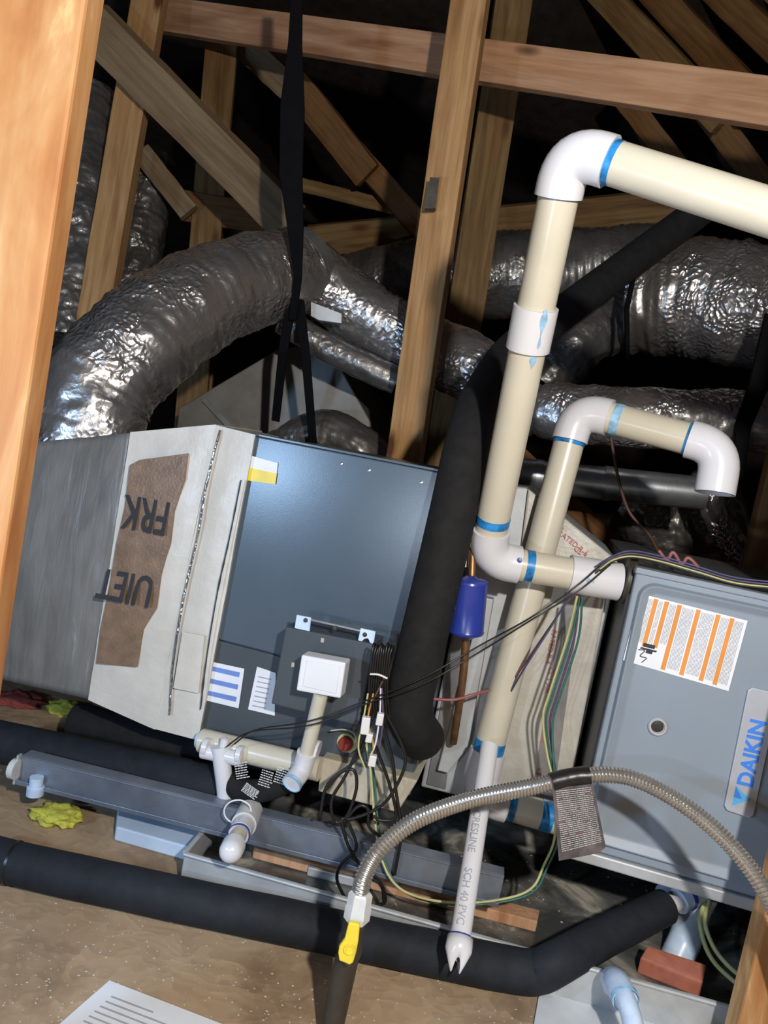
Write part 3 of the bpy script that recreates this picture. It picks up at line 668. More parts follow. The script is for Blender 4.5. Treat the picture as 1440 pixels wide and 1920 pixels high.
# embossed door: ring up, slant, field
r1 = rrect(FS+0.014, 1.55, fz0+0.030, fz1-0.018, 0.028, TF-0.0002); r1b = rrect(FS+0.018, 1.546, fz0+0.034, fz1-0.022, 0.026, TF-0.012)
r2 = rrect(FS+0.036, 1.528, fz0+0.052, fz1-0.036, 0.010, TF-0.003)
vs = r1+r1b+r2; k = len(r1); fs = []
for a in range(2):
    for i in range(k): fs.append((a*k+i, a*k+(i+1) % k, (a+1)*k+(i+1) % k, (a+1)*k+i))
fs.append(tuple(2*k+i for i in range(k)))
vs += [p+E2*0.006 for p in r1]; fs += [(i, 3*k+i, 3*k+(i+1) % k, (i+1) % k) for i in range(k)]; fs.append(tuple(3*k+i for i in range(k-1, -1, -1)))
dr = mk('door', vs, fs, M_['furn'], fur); bev(dr, 0.0025, 2, 20)
abox('base_rail', FS-0.004, 1.62, -0.026, 0.02, fz0-0.012, fz0+0.010, M_['galv_pale'], fur, 0.003)
abox('top_rail', FS+0.002, 1.60, -0.024, 0.012, fz1-0.008, fz1+0.003, M_['furn'], fur, 0.002)
FT = TF-0.004
def fq(name, cs, mat, parent, off=0.0, label=None, th=0.0008):
    o = quad(name, [T(x, y, FT-off) for x, y in cs], th, mat, parent)
    if label: o['label'] = label
    return o
lab = fq('instruction_label', [(1201, 1113), (1402, 1164), (1366, 1296), (1168, 1238)], M_['paper'], fur, 0.0008, 'white instruction label with seven orange bars')
def lerp2(a, b_, t): return (a[0]+(b_[0]-a[0])*t, a[1]+(b_[1]-a[1])*t)
TLc, TRc, BRc, BLc = (1201, 1113), (1402, 1164), (1366, 1296), (1168, 1238)
def lp(u, v): return lerp2(lerp2(TLc, TRc, u), lerp2(BLc, BRc, u), v)
for u, v1 in ((0.045, 0.72), (0.15, 0.72), (0.25, 0.70), (0.37, 0.97), (0.545, 0.97), (0.73, 0.97), (0.86, 0.97)):
    fq('orange_bar', [lp(u-0.02, 0.02), lp(u+0.022, 0.02), lp(u+0.022, v1), lp(u-0.02, v1)], M_['orange_ink'], lab, 0.0013)
vsA = []; fsA = []
for (u0, u1, v1) in ((0.08, 0.12, 0.68), (0.185, 0.22, 0.68), (0.285, 0.34, 0.62), (0.405, 0.515, 0.93), (0.58, 0.70, 0.93), (0.765, 0.83, 0.93), (0.89, 0.97, 0.93)):
    u = u0
    while u < u1:
        v = 0.04
        while v < v1:
            ln = random.uniform(0.08, 0.3); ve = min(v+ln, v1)
            q = [T(*lp(a, b_), FT-0.0014) for a, b_ in ((u, v), (u+0.005, v), (u+0.005, ve), (u, ve))]
            b0 = len(vsA); vsA += q; fsA.append((b0, b0+1, b0+2, b0+3)); v = ve+0.012
        u += 0.0125
mk('fine_print', vsA, fsA, M_['grey_ink'], lab)['kind'] = 'stuff'
# little pictogram on the label
vsA = []; fsA = []
for (x, y, w_, h_) in ((1207, 1205, 22, 7), (1202, 1213, 30, 3), (1212, 1219, 12, 5)):
    b0 = len(vsA); vsA += [T(a, b_, FT-0.0014) for a, b_ in ((x, y), (x+w_, y+w_*0.25), (x+w_-2, y+w_*0.25+h_), (x-2, y+h_))]; fsA.append((b0, b0+1, b0+2, b0+3))
mk('pictogram', vsA, fsA, M_['ink'], lab)
tube('pictogram_line', smooth_path([T(1197, 1218, FT-0.0016), T(1209, 1220, FT-0.0016), T(1200, 1230, FT-0.0016), T(1212, 1234, FT-0.0016), T(1203, 1242, FT-0.0016)], 5), 0.0008, M_['ink'], lab, n=6)
# sight glass
sg = disc_lathe('sight_glass', T(1233, 1362, FT), -E2, [(0, 0.0165), (0.003, 0.0165), (0.005, 0.0145), (0.0048, 0.012), (0.0012, 0.0115)], M_['galv_pale'], fur, 32)
disc_lathe('glass_centre', T(1232.5, 1361.5, FT), -E2, [(0.0, 0.0112), (0.0025, 0.0105), (0.0034, 0.006), (0.0036, 0.001)], M_['iron'], sg, 24)
# badge
bTL, bTR, bBR, bBL = (1404, 1288), (1462, 1302), (1411, 1536), (1357, 1518)
def bp(u, v): return lerp2(lerp2(bTL, bTR, u), lerp2(bBL, bBR, u), v)
bd = quad('maker_badge', [T(*bp(u, v), FT-0.006) for u, v in ((0.12, 0), (0.88, 0), (1, 0.03), (1, 0.97), (0.88, 1), (0.12, 1), (0, 0.97), (0, 0.03))], 0.0055, M_['badge'], fur, b=0.0012)
bd['label'] = 'silver badge with blue lettering'
o_ = T(*bp(0.76, 0.77), FT-0.0064); xd = T(*bp(0.76, 0.0), FT-0.0064)-o_
tx = text('lettering', 'DAIKIN', o_, xd, -E1, 0.0355, M_['blue_ink'], bd, bold=0.0012, spacing=1.02)
quad('triangle_emblem', [T(*bp(u, v), FT-0.0066) for u, v in ((0.24, 0.79), (0.24, 0.95), (0.80, 0.86))], 0.0005, M_['blue_ink_lt'], bd)
quad('triangle_emblem', [T(*bp(u, v), FT-0.0070) for u, v in ((0.24, 0.79), (0.24, 0.88), (0.52, 0.875))], 0.0003, M_['blue_ink'], bd)
# flue collar on the furnace side
disc_lathe('flue_collar', A(FS-0.001, 0.045, T(1148, 1087, 0.0).z), -E1, [(-0.01, 0.045), (0.004, 0.045), (0.006, 0.041), (0.0061, 0.036)], M_['iron'], fur, 32)

# ================================================================ PVC FLUES
R2 = 0.0300; RF = 0.0355
def seg(p, q, a0, a1): return [p.lerp(q, a0), p.lerp(q, a1)]
def along(p, q, d): return p+(q-p).normalized()*d
def pipe(p, q, r, mat, parent, name='pipe', n=32): return tube(name, resample([p, q], 0.03), r, mat, parent, n=n)
# flue 1
f1 = thing('flue_pipe', 'tall cream plastic flue with white elbow at top and pipe sloping off to the right', 'pipe', P(910, 1048, 1.43))
a = P(1520, 423, 1.02); b = P(1065, 279, 1.14); c = P(910, 1048, 1.43); a = a+(a-b).normalized()*0.8
side = A(FS, 0.045, 0); zz = T(1148, 1087, 0.03).z
d = T(1160, 1091, 0.045); d = d+E1*0.0
pipe(a, along(b, a, 0.05), R2, M_['cream'], f1)
pipe(along(b, c, 0.05), along(c, b, 0.05), R2, M_['cream'], f1)
pipe(along(c, d, 0.05), d, R2, M_['cream'], f1)
tube('elbow_fitting', elbow(a, b, c, 0.052), RF, M_['white'], f1, n=36)
tube('elbow_fitting', elbow(b, c, d, 0.052), RF, M_['white'], f1, n=36)
def along_px(p, q, x, y):  # nearest parameter on the 3D line whose projection is closest to a pixel
    best = None
    for i in range(401):
        t_ = i/400; w_ = p.lerp(q, t_)-CAM; dz_ = w_.dot(fwd); sx = 720+F_PX*w_.dot(cr)/dz_; sy = 960-F_PX*w_.dot(cu)/dz_
        e = (sx-x)**2+(sy-y)**2
        if best is None or e < best[0]: best = (e, p.lerp(q, t_))
    return best[1]
c1 = along_px(b, c, 1006, 575); c2 = along_px(b, c, 990, 655)
tube('coupling', [c1, c1.lerp(c2, 0.5), c2], RF, M_['white'], f1, n=36)
c3 = along_px(c, d, 1066, 1078); tube('coupling', [c3, d], RF, M_['white'], f1, n=36)
for (p, q, x, y, w_) in ((b, c, 1047, 355, 0.016), (b, a, 1146, 303, 0.010), (c, b, 927, 975, 0.010), (c, d, 990, 1064, 0.009)):
    m_ = along_px(p, q, x, y); ring('primer_ring', m_, q-p, R2+0.0008, w_+0.006, M_['primer'], f1); 
def smear(name, p, q, cx, cy, L, wdt, r, mat, parent, ang0):
    """primer smear: a curved patch on a pipe"""
    m_ = along_px(p, q, cx, cy); ax = (q-p).normalized(); v = (CAM-m_); v = (v-ax*v.dot(ax)).normalized(); s_ = ax.cross(v)
    vs = []; fs = []; n = 8; K = 12
    for i in range(K+1):
        f = i/K; wd = wdt*(0.55+0.45*math.sin(f*7+cx))*math.sin(math.pi*min(1, max(0.04, f)))**0.4
        for j in range(n+1):
            an = ang0+(j/n-0.5)*wd/r; vs.append(m_+ax*(f-0.5)*L+(v*math.cos(an)+s_*math.sin(an))*(r+0.0006))
    for i in range(K):
        for j in range(n): b0 = i*(n+1)+j; fs.append((b0, b0+1, b0+n+2, b0+n+1))
    return mk(name, vs, fs, mat, parent, smooth=True)
smear('primer_smear', b, c, 1018, 610, 0.062, 0.014, RF, M_['primer_pale'], f1, -0.45)
smear('primer_smear', b, c, 1003, 665, 0.035, 0.012, R2+0.0002, M_['primer_pale'], f1, -0.4)
smear('primer_smear', c, d, 1100, 1075, 0.014, 0.016, RF, M_['primer_pale'], f1, 0.2)
disc_lathe('primer_dot', along_px(c, d, 975, 1045)+(CAM-along_px(c, d, 975, 1045)).normalized()*0.0345+Vector((0, 0, 0.008)), (CAM-c), [(0, 0.005), (0.002, 0.004), (0.0022, 0.001)], M_['blue'], f1, 12)
# flue 2
f2 = thing('flue_pipe', 'shorter cream vent pipe with open white elbow hooked downward, behind the tall flue', 'pipe', P(893, 1500, 1.49))
b = P(1083, 767, 1.53); c = P(893, 1492, 1.48); a = P(1355, 840, 1.42); e = P(1340, 925, 1.41); d = T(1050, 1537, 0.07)
d = P(1050, 1537, 1.47)
pipe(along(b, a, 0.05), along(a, b, 0.045), R2, M_['cream'], f2)
pipe(along(b, c, 0.05), along(c, b, 0.03), R2, M_['cream'], f2)
pipe(along(c, d, 0.04), d, R2, M_['cream'], f2)
tube('elbow_fitting', elbow(a, b, c, 0.052), RF, M_['white'], f2, n=36)
el = elbow(b, a, e, 0.048); el[-1] = e
tube('elbow_fitting', el, RF, M_['white'], f2, n=36, wall=0.006)
m_ = along_px(b, c, 908, 1405); el = elbow(b, c, d, 0.05); el[0] = m_
tube('elbow_fitting', el, RF, M_['white'], f2, n=36)
for (p, q, x, y, w_, mt) in ((b, c, 1069, 826, 0.010, 'primer'), (b, a, 1158, 787, 0.010, 'primer_pale'), (b, a, 1298, 823, 0.014, 'primer'), (b, c, 909, 1397, 0.018, 'primer'), (c, d, 957, 1512, 0.008, 'primer'), (c, d, 1022, 1530, 0.018, 'primer')):
    m_ = along_px(p, q, x, y); ring('primer_ring', m_, q-p, R2+0.001, w_+0.006, M_[mt], f2)
# narrow pipe 3
p3 = thing('narrow_drain_pipe', 'narrow white plastic pipe hanging in front of the flue, notched at its lower end', 'pipe', P(860, 1790, 1.16))
b = P(918, 1398, 1.415); c = P(861, 1772, 1.165); R3 = 0.0166
pipe(b, c, R3, M_['white'], p3, n=28)
# notched female fitting
ax = (c-b).normalized(); vs = []; fs = []; n = 32
x = (Vector((1, 0, 0))-ax*ax.x).normalized(); y = ax.cross(x)
rows = [(-0.012, 0.0205), (0.0, 0.0215), (0.008, 0.0215), (1, 0.014)]
for i, (s_, r_) in enumerate(rows):
    for k in range(n):
        an = 2*math.pi*k/n
        if i == 3:
            cut = 0.020+0.020*math.cos(an)**2; s2_ = cut
            vs.append(c+ax*s2_+(x*math.cos(an)*0.55+y*math.sin(an)*0.9)*r_)
        else: vs.append(c+ax*s_+(x*math.cos(an)+y*math.sin(an))*r_)
for i in range(3):
    for k in range(n): fs.append((i*n+k, i*n+(k+1) % n, (i+1)*n+(k+1) % n, (i+1)*n+k))
nf = mk('notched_adapter', vs, fs, M_['white'], p3, smooth=True); sm = nf.modifiers.new('wall', 'SOLIDIFY'); sm.thickness = 0.002
ring('primer_ring', c-ax*0.012, ax, R3+0.0012, 0.006, M_['blue'], p3)
for i, (bd_, fx) in enumerate((('CRESLINE', 0.385), ('SCH 40 PVC', 0.67))):
    q0 = b.lerp(c, fx); v = (CAM-q0); v = (v-ax*v.dot(ax)).normalized(); s_ = ax.cross(v)
    q0 = q0+v*(R3+0.0004)-s_*(-0.009)
    text('pipe_print', bd_, q0, ax, v.cross(ax), 0.017, M_['grey_ink'], p3, depth=0.0006)

# ================================================================ LINE SET, COPPER, DRIER
ls = thing('insulated_suction_line', 'thick black foam covered refrigerant line dropping in front of the slate cabinet', 'pipe', P(780, 1390, 1.43))
pts = smooth_path([P(1340, 375, 2.25), P(1200, 478, 2.15), P(1050, 590, 1.98), P(960, 660, 1.80), P(905, 745, 1.58), P(880, 820, 1.45), P(845, 980, 1.385), P(805, 1150, 1.37), P(770, 1300, 1.365), P(772, 1352, 1.375), P(792, 1385, 1.42)], 8)
tube('foam_sleeve', pts, 0.0430, M_['foam'], ls, n=40, fn=lambda i, k, f, a: 1+0.015*noise.noise(Vector((i*0.3, a, 0))))
disc_lathe('end_ring', pts[-1], pts[-1]-pts[-2], [(0, 0.040), (0.012, 0.036), (0.02, 0.02)], M_['foam'], ls)
cu_t = thing('liquid_line', 'thin copper refrigerant line with blue filter drier beside the black foam pipe', 'pipe', P(850, 1385, 1.47))
tube('copper_tube', smooth_path([P(918, 760, 1.60), P(900, 860, 1.50), P(890, 960, 1.44), P(884, 1092, 1.415)], 8), 0.0072, M_['copper'], cu_t, n=16)
tube('copper_tube', smooth_path([P(874, 1185, 1.415), P(871, 1240, 1.43), P(864, 1300, 1.46), P(850, 1392, 1.52)], 8), 0.0078, M_['copper'], cu_t, n=16)
t0 = P(883, 1080, 1.405); t1 = P(872, 1200, 1.405); axd = (t1-t0); L = axd.length
dd = disc_lathe('filter_drier', t0, axd, [(0.0, 0.008), (0.004, 0.014), (0.006, 0.028), (0.009, 0.033), (0.013, 0.034), (0.016, 0.0325), (L-0.020, 0.0325), (L-0.017, 0.034), (L-0.013, 0.032), (L-0.008, 0.020), (L-0.001, 0.009)], M_['blue'], cu_t, 40)
dd['label'] = 'royal blue cylindrical filter drier'
quad('drier_label', [P(846, 1118, 1.37), P(854, 1120, 1.368), P(853, 1142, 1.368), P(845, 1140, 1.37)], 0.004, M_['grey_ink'], dd)

# ================================================================ CONDENSATE PIPING
cd = thing('condensate_drain', 'cream condensate pipe with white tee and riser along the foot of the slate cabinet', 'pipe', T(420, 1470, -0.05))
q0 = T(378, 1388, -0.045); q1 = T(600, 1442, -0.05)
tube('pipe', resample([q0, q1], 0.03), 0.0235, M_['cream'], cd, n=28)
disc_lathe('end_plug', q0, q0-q1, [(0, 0.02), (0.008, 0.016), (0.009, 0.002)], M_['primer_white'], cd)
t1_ = T(413, 1398, -0.075); t2_ = T(422, 1500, -0.07)
tube('tee_fitting', [t1_, T(416, 1425, -0.075), T(421, 1470, -0.075), t2_], lambda f: 0.019-0.004*f, M_['white'], cd, n=24)
tube('tee_fitting', [T(380, 1408, -0.075), T(455, 1424, -0.075)], 0.0145, M_['white'], cd, n=24)
disc_lathe('cleanout_cap', T(418, 1405, -0.078), EZ, [(0, 0.009), (0.022, 0.008), (0.024, 0.002)], M_['white'], cd, 16)
tube('clamp_band', resample([T(383, 1400, -0.075), T(392, 1402, -0.075)], 0.004), 0.0175, M_['white'], cd, n=24)
tube('clamp_band', resample([T(446, 1414, -0.075), T(455, 1416, -0.075)], 0.004), 0.0175, M_['white'], cd, n=24)
r0 = T(602, 1300, -0.13); r1_ = T(572, 1425, -0.10)
tube('riser_pipe', resample([r0, r1_], 0.02), 0.0135, M_['cream'], cd, n=24)
tube('elbow_fitting', smooth_path([r1_.lerp(r0, 0.12), r1_, T(565, 1445, -0.10), T(548, 1468, -0.13)], 6), lambda f: 0.0185, M_['white'], cd, n=24)
ring('primer_ring', T(548, 1468, -0.13), T(548, 1468, -0.13)-T(565, 1445, -0.10), 0.0192, 0.006, M_['primer_pale'], cd)
tube('elbow_fitting', [T(580, 1400, -0.09), T(598, 1406, -0.09)], 0.017, M_['white'], cd, n=20)
prism('switch_cover', [T(565, 1228, -0.145), T(648, 1243, -0.145), T(638, 1310, -0.145), T(555, 1295, -0.145)], E2*0.035, M_['white_pl'], cd, 0.003)['label'] = 'square white switch cover on top of the riser'
prism('cover_face', [T(575, 1238, -0.147), T(638, 1249, -0.147), T(630, 1301, -0.147), T(567, 1287, -0.147)], E2*0.002, M_['white_pl'], cd, 0.001)
# black foam hose with foil printed wrap
tube('foam_hose', smooth_path([T(428, 1462, -0.065), T(455, 1482, -0.07), T(500, 1480, -0.075), T(545, 1462, -0.075)], 8), 0.022, M_['foam'], cd, n=28)
def printpatch(x, y, w_, h_, rot):
    vs = []; fs = []
    c_, s_ = math.cos(math.radians(rot)), math.sin(math.radians(rot))
    for r_ in range(7):
        u = -w_/2
        while u < w_/2:
            l = random.uniform(2, 6)
            v = -h_/2+h_*r_/6.5
            q = [(u, v), (u+l, v), (u+l, v+2.0), (u, v+2.0)]
            b0 = len(vs); vs += [T(x+a*c_-b_*s_, y+a*s_+b_*c_, -0.099) for a, b_ in q]; fs.append((b0, b0+1, b0+2, b0+3)); u += l+1.2
    mk('printed_band', vs, fs, M_['clear'], cd)['kind'] = 'stuff'
for (x, y, w_, h_, r_) in ((452, 1445, 22, 30, -10), (468, 1482, 26, 18, 35), (498, 1460, 22, 30, 18), (528, 1455, 24, 30, 18)): printpatch(x, y, w_, h_, r_)

# trap with round cap
tp = thing('condensate_trap', 'white plastic cleanout with rounded cap pointing at the camera on the steel rail', 'pipe', P(430, 1600, 1.28))
q0 = P(470, 1520, 1.42); q1 = P(452, 1565, 1.33); q2 = P(430, 1602, 1.25)
tube('pipe', resample([q0, q2], 0.01), 0.0145, M_['cream'], tp, n=28)
tube('coupling', [q0, q0.lerp(q2, 0.35)], 0.0235, M_['clear'], tp, n=28)
tube('coupling', [q0.lerp(q2, 0.36), q0.lerp(q2, 0.55)], 0.0205, M_['white'], tp, n=28)
ring('primer_ring', q0.lerp(q2, 0.58), q2-q0, 0.0208, 0.004, M_['blue'], tp)
disc_lathe('rounded_cap', q0.lerp(q2, 0.80), q2-q0, [(0, 0.0205), (0.022, 0.0205), (0.030, 0.0185), (0.036, 0.0135), (0.039, 0.006), (0.0395, 0.001)], M_['white'], tp, 32)
tube('zip_tie', smooth_path([P(446+26*math.cos(a_*0.7), 1522+22*math.sin(a_*0.7), 1.375) for a_ in range(10)], 4), 0.0016, M_['white_pl'], tp, n=8)

# ================================================================ STEEL RAIL, PAN, BLOCKS
rail = thing('steel_rail', 'long pale steel channel rail, tinted blue for the cool light, running under the front of the cabinets', 'rail', P(480, 1560, 1.40))
ra = P(38, 1440, 1.47); rb = P(940, 1668, 1.335)
rx = (rb-ra).normalized(); rn = rx.cross(EZ).normalized()
if rn.y > 0: rn = -rn
def chan(name, prof, mat, parent):
    k = len(prof); vs = [ra+rn*p[0]+EZ*p[1] for p in prof]+[rb+rn*p[0]+EZ*p[1] for p in prof]
    fs = [(i, (i+1) % k, (i+1) % k+k, i+k) for i in range(k)]+[tuple(range(k-1, -1, -1)), tuple(range(k, 2*k))]
    return bev(mk(name, vs, fs, mat, parent), 0.001)
chan('channel_web', [(0.0, -0.027), (0.002, -0.027), (0.002, 0.024), (-0.001, 0.027), (-0.03, 0.027), (-0.03, 0.025), (-0.002, 0.025), (0.0, 0.023)], M_['rail'], rail)
chan('lower_lip', [(0.0, -0.030), (0.010, -0.030), (0.010, -0.021), (0.0085, -0.021), (0.0085, -0.0285), (0.0, -0.0285)], M_['rail'], rail)
chan('upper_lip', [(0.0, 0.022), (0.006, 0.024), (0.006, 0.0255), (0.0, 0.0275)], M_['rail'], rail)
prism('end_plate', [ra+EZ*0.03, ra-EZ*0.03, ra-EZ*0.03+rn*0.012, ra+EZ*0.03+rn*0.012], -rx*0.004, M_['galv_pale'], rail)
disc_lathe('end_knob', P(68, 1466, 1.45), -EZ+rx*0.05, [(-0.01, 0.013), (0.008, 0.013), (0.010, 0.0165), (0.026, 0.0165), (0.028, 0.012), (0.0285, 0.001)], M_['primer_white'], rail, 24)['label'] = 'pale blue round foot under the rail end'
disc_lathe('end_knob', P(30, 1442, 1.46), -rx, [(-0.004, 0.02), (0.008, 0.02), (0.010, 0.018), (0.0105, 0.001)], M_['clear'], rail, 24)

def pan_pt(x, y): return FZ(x, y, 0.070)
pa_ = pan_pt(347, 1600); pb_ = pan_pt(1440, 1908)
pd_ = (pb_-pa_).normalized(); pb_ = pa_+pd_*1.35; pn = Vector((-pd_.y, pd_.x, 0)); 
if pn.y < 0: pn = -pn
pan = thing('drain_pan', 'wide shallow dusty galvanised drain pan under the furnace and coil', 'pan', (pa_+pb_)/2*1.0-EZ*0.06)
def pbox(name, u0, u1, v0, v1, z0, z1, mat, parent, b=0.001):
    M = Matrix((pd_, pn, EZ)).transposed().to_4x4(); c_ = pa_+pd_*(u0+u1)/2+pn*(v0+v1)/2; c_.z = (z0+z1)/2
    vs = [Vector((x*(u1-u0)/2, y*(v1-v0)/2, z*(z1-z0)/2)) for x in (-1, 1) for y in (-1, 1) for z in (-1, 1)]
    o = mk(name, vs, BOXF, mat, parent, M=Matrix.Translation(c_) @ M)
    if b: bev(o, b)
    return o
pbox('pan_floor', 0, 1.35, 0, 0.72, 0.004, 0.010, M_['pan'], pan)
pbox('front_wall', 0, 1.35, -0.001, 0.002, 0.002, 0.068, M_['galv_pale'], pan)
pbox('rolled_rim', -0.003, 1.353, -0.006, 0.004, 0.066, 0.073, M_['galv_pale'], pan, 0.003)
pbox('side_wall', -0.001, 0.002, 0, 0.72, 0.002, 0.068, M_['galv_pale'], pan)
pbox('rolled_rim', -0.006, 0.004, 0, 0.72, 0.066, 0.073, M_['galv_pale'], pan, 0.003)
pbox('side_wall', 1.348, 1.351, 0, 0.72, 0.002, 0.068, M_['galv_pale'], pan)
pbox('back_wall', 0, 1.35, 0.718, 0.721, 0.002, 0.068, M_['galv_pale'], pan)
o = prism('support_board', [FZ(480, 1570, 0.034), FZ(1012, 1706, 0.034), FZ(1008, 1728, 0.034), FZ(476, 1590, 0.034)], -EZ*0.022, M_['pine_pink'], None, 0.002); tag(o, 'peach coloured pine support board lying in the pan under the steel rail', 'board')
o = pbox('support_board', 0.05, 1.28, 0.60, 0.64, 0.0105, 0.193, M_['deck'], None, 0.002); tag(o, 'dark timber support board deep under the cabinets inside the pan', 'board')
o = prism('support_block', [T(603, 1420, -0.035), T(783, 1464, -0.035), T(745, 1524, -0.035), T(596, 1484, -0.035)], E2*0.12, M_['beige'], None, 0.003); tag(o, 'beige block under the right front corner of the slate cabinet', 'block')
o = prism('cover_plate', [FZ(580, 1608, 0.030), FZ(690, 1632, 0.030), FZ(686, 1652, 0.030), FZ(578, 1626, 0.030)], -EZ*0.018, M_['galv_pale'], None, 0.002); tag(o, 'small pale steel strip standing in the pan below the cable loops', 'plate')
# foam block & paper
o = prism('foam_block', [FZ(222, 1508, 0.03), FZ(392, 1548, 0.03), FZ(368, 1592, 0.03), FZ(218, 1550, 0.03)], -EZ*0.029, M_['foamboard'], None, 0.003); tag(o, 'pale blue flat foam block on the floor below the steel rail', 'block')
doc = quad('paper_document', [FZ(205, 1838, 0.004), FZ(430, 1925, 0.004), FZ(330, 2080, 0.004), FZ(60, 1965, 0.004)], 0.003, M_['paper']); tag(doc, 'white printed sheets of paper lying on the floor at the bottom left', 'paper')
qc = [(205, 1850), (415, 1928), (320, 2060), (80, 1955)]
for k in range(9):
    u = 0.10+0.085*k
    a_ = lerp2(qc[0], qc[3], u); b_ = lerp2(qc[1], qc[2], u)
    s_, e_ = lerp2(a_, b_, 0.08), lerp2(a_, b_, 0.45+0.4*((k*37) % 10)/10)
    quad('print_line', [FZ(s_[0], s_[1], 0.0046), FZ(e_[0], e_[1], 0.0046), FZ(e_[0]-2, e_[1]+2.5, 0.0046), FZ(s_[0]-2, s_[1]+2.5, 0.0046)], 0.0004, M_['grey_ink'], doc)
o = quad('white_sheet', [FZ(1010, 1868, 0.006), FZ(1090, 1832, 0.006), FZ(1330, 1925, 0.006), FZ(1330, 2100, 0.006), FZ(985, 2010, 0.006)], 0.005, M_['foamboard_w'], b=0.001); tag(o, 'pale metal sheet on the floor in front of the pan at bottom right', 'sheet')
pe = thing('pan_drain_pipe', 'white plastic drain elbow stained blue leaving the pan front at bottom right', 'pipe', FZ(1185, 1930, 0.02))
tube('pipe', smooth_path([P(1148, 1850, 1.19), P(1165, 1860, 1.14), P(1182, 1900, 1.10), P(1200, 1980, 1.06)], 8), 0.0155, M_['primer_white'], pe, n=24)
tube('elbow_fitting', smooth_path([P(1150, 1838, 1.20), P(1158, 1846, 1.165), P(1172, 1872, 1.13)], 6), 0.021, M_['primer_white'], pe, n=24)
ring('primer_ring', P(1172, 1872, 1.13), P(1182, 1900, 1.10)-P(1165, 1860, 1.14), 0.0215, 0.008, M_['primer_pale'], pe)

# ================================================================ BLACK FOAM DRAIN LINES
fl = thing('insulated_drain_line', 'long black foam covered drain line on the floor rising to the furnace at right', 'pipe', P(500, 1720, 1.26))
pth = [FZ(-80, 1590, 0.038), FZ(0, 1612, 0.038), FZ(300, 1678, 0.038), FZ(560, 1733, 0.038), FZ(860, 1798, 0.038), FZ(950, 1816, 0.04), FZ(1005, 1822, 0.045), P(1045, 1805, 1.23), P(1130, 1758, 1.29), P(1246, 1700, 1.375)]
pth = smooth_path(pth, 8)
tube('foam_sleeve', resample(pth, 0.01), lambda f: 0.036 if f < 0.7 else 0.036-0.005*(f-0.7)/0.3, M_['foam_blue'], fl, n=40, fn=lambda i, k, f, a: 1+0.03*noise.noise(Vector((i*0.12, math.cos(a), math.sin(a)))), cap=True)
tube('foam_joint', resample([FZ(22, 1617, 0.038), FZ(27, 1618, 0.038)], 0.002), 0.0368, M_['black'], fl, n=36)
tube('pipe', resample([P(1240, 1703, 1.37), P(1300, 1672, 1.42)], 0.01), 0.018, M_['white'], fl, n=24)
tube('coupling', resample([P(1272, 1690, 1.39), P(1312, 1668, 1.42)], 0.01), 0.023, M_['primer_white'], fl, n=24)
ring('primer_ring', P(1288, 1682, 1.40), P(1312, 1668, 1.42)-P(1272, 1690, 1.39), 0.0238, 0.008, M_['blue'], fl)
tube('trap_body', smooth_path([P(1318, 1672, 1.43), P(1300, 1710, 1.43), P(1285, 1760, 1.42), P(1265, 1805, 1.40)], 6), 0.030, M_['primer_white'], fl, n=28)
tube('trap_body', smooth_path([P(1250, 1665, 1.44), P(1262, 1700, 1.44)], 6), 0.022, M_['primer_white'], fl, n=24)
o = tube('insulated_pipe', resample([P(-60, 1378, 1.62), P(420, 1480, 1.50)], 0.02), 0.044, M_['foam_blue'], n=40); tag(o, 'upper dark foam covered pipe behind the steel rail at left', 'pipe')
o = tube('insulated_pipe', resample([P(140, 1350, 1.75), P(520, 1440, 1.66)], 0.02), 0.04, M_['foam'], n=32); tag(o, 'short black foam pipe just below the wrapped plenum', 'pipe')
br_ = prism('clay_brick', [FZ(1214, 1772, 0.055), FZ(1325, 1808, 0.055), FZ(1318, 1842, 0.04), FZ(1200, 1796, 0.04)], Vector((0, 0, -0.03)), M_['terra'], None, 0.003); tag(br_, 'terracotta red block in the pan below the blue stained trap', 'block')

# tufts
o = blob('insulation_tuft', FZ(108, 1528, 0.014), (0.048, 0.035, 0.018), M_['fibre'], amp=0.35, freq=2.2, seed=1); tag(o, 'yellow glass fibre tuft on the floor below the rail end', 'tuft')
o = blob('insulation_tuft', FZ(128, 1330, 0.01)*1.0, (0.055, 0.04, 0.02), M_['fibre'], amp=0.35, freq=2.2, seed=4); tag(o, 'yellow-green glass fibre tuft under the wrapped plenum', 'tuft')
o = blob('red_rag', FZ(35, 1312, 0.01), (0.065, 0.04, 0.02), M_['redcloth'], amp=0.35, freq=2.2, seed=6); tag(o, 'dark red rag on the floor under the wrapped plenum at left edge', 'rag')

# ================================================================ GAS CONNECTOR
gh = thing('gas_hose', 'corrugated stainless gas hose arching across the front with a printed warning tag', 'hose', P(680, 1690, 1.06))
hp = resample(smooth_path([P(672, 1690, 1.055), P(684, 1640, 1.06), P(715, 1590, 1.07), P(780, 1538, 1.10), P(880, 1500, 1.14), P(1000, 1475, 1.17), P(1090, 1455, 1.18), P(1180, 1458, 1.17), P(1280, 1508, 1.14), P(1370, 1585, 1.09), P(1440, 1680, 1.04), P(1480, 1780, 1.02), P(1500, 1880, 1.03), P(1500, 1990, 1.06)], 12), 0.0011)
tube('corrugated_hose', hp, 0.0122, M_['steel'], gh, n=20, fn=lambda i, k, f, a: 1+0.085*math.sin(i*2*math.pi/5.0))
i0 = min(range(len(hp)), key=lambda i: (hp[i]-P(1033, 1467, 1.175)).length); i1 = min(range(len(hp)), key=lambda i: (hp[i]-P(1108, 1453, 1.18)).length)
tube('tape_band', hp[i0:i1:3], 0.0145, M_['black'], gh, n=24, fn=lambda i, k, f, a: 1+0.03*noise.noise(Vector((i*0.4, a, 2))))
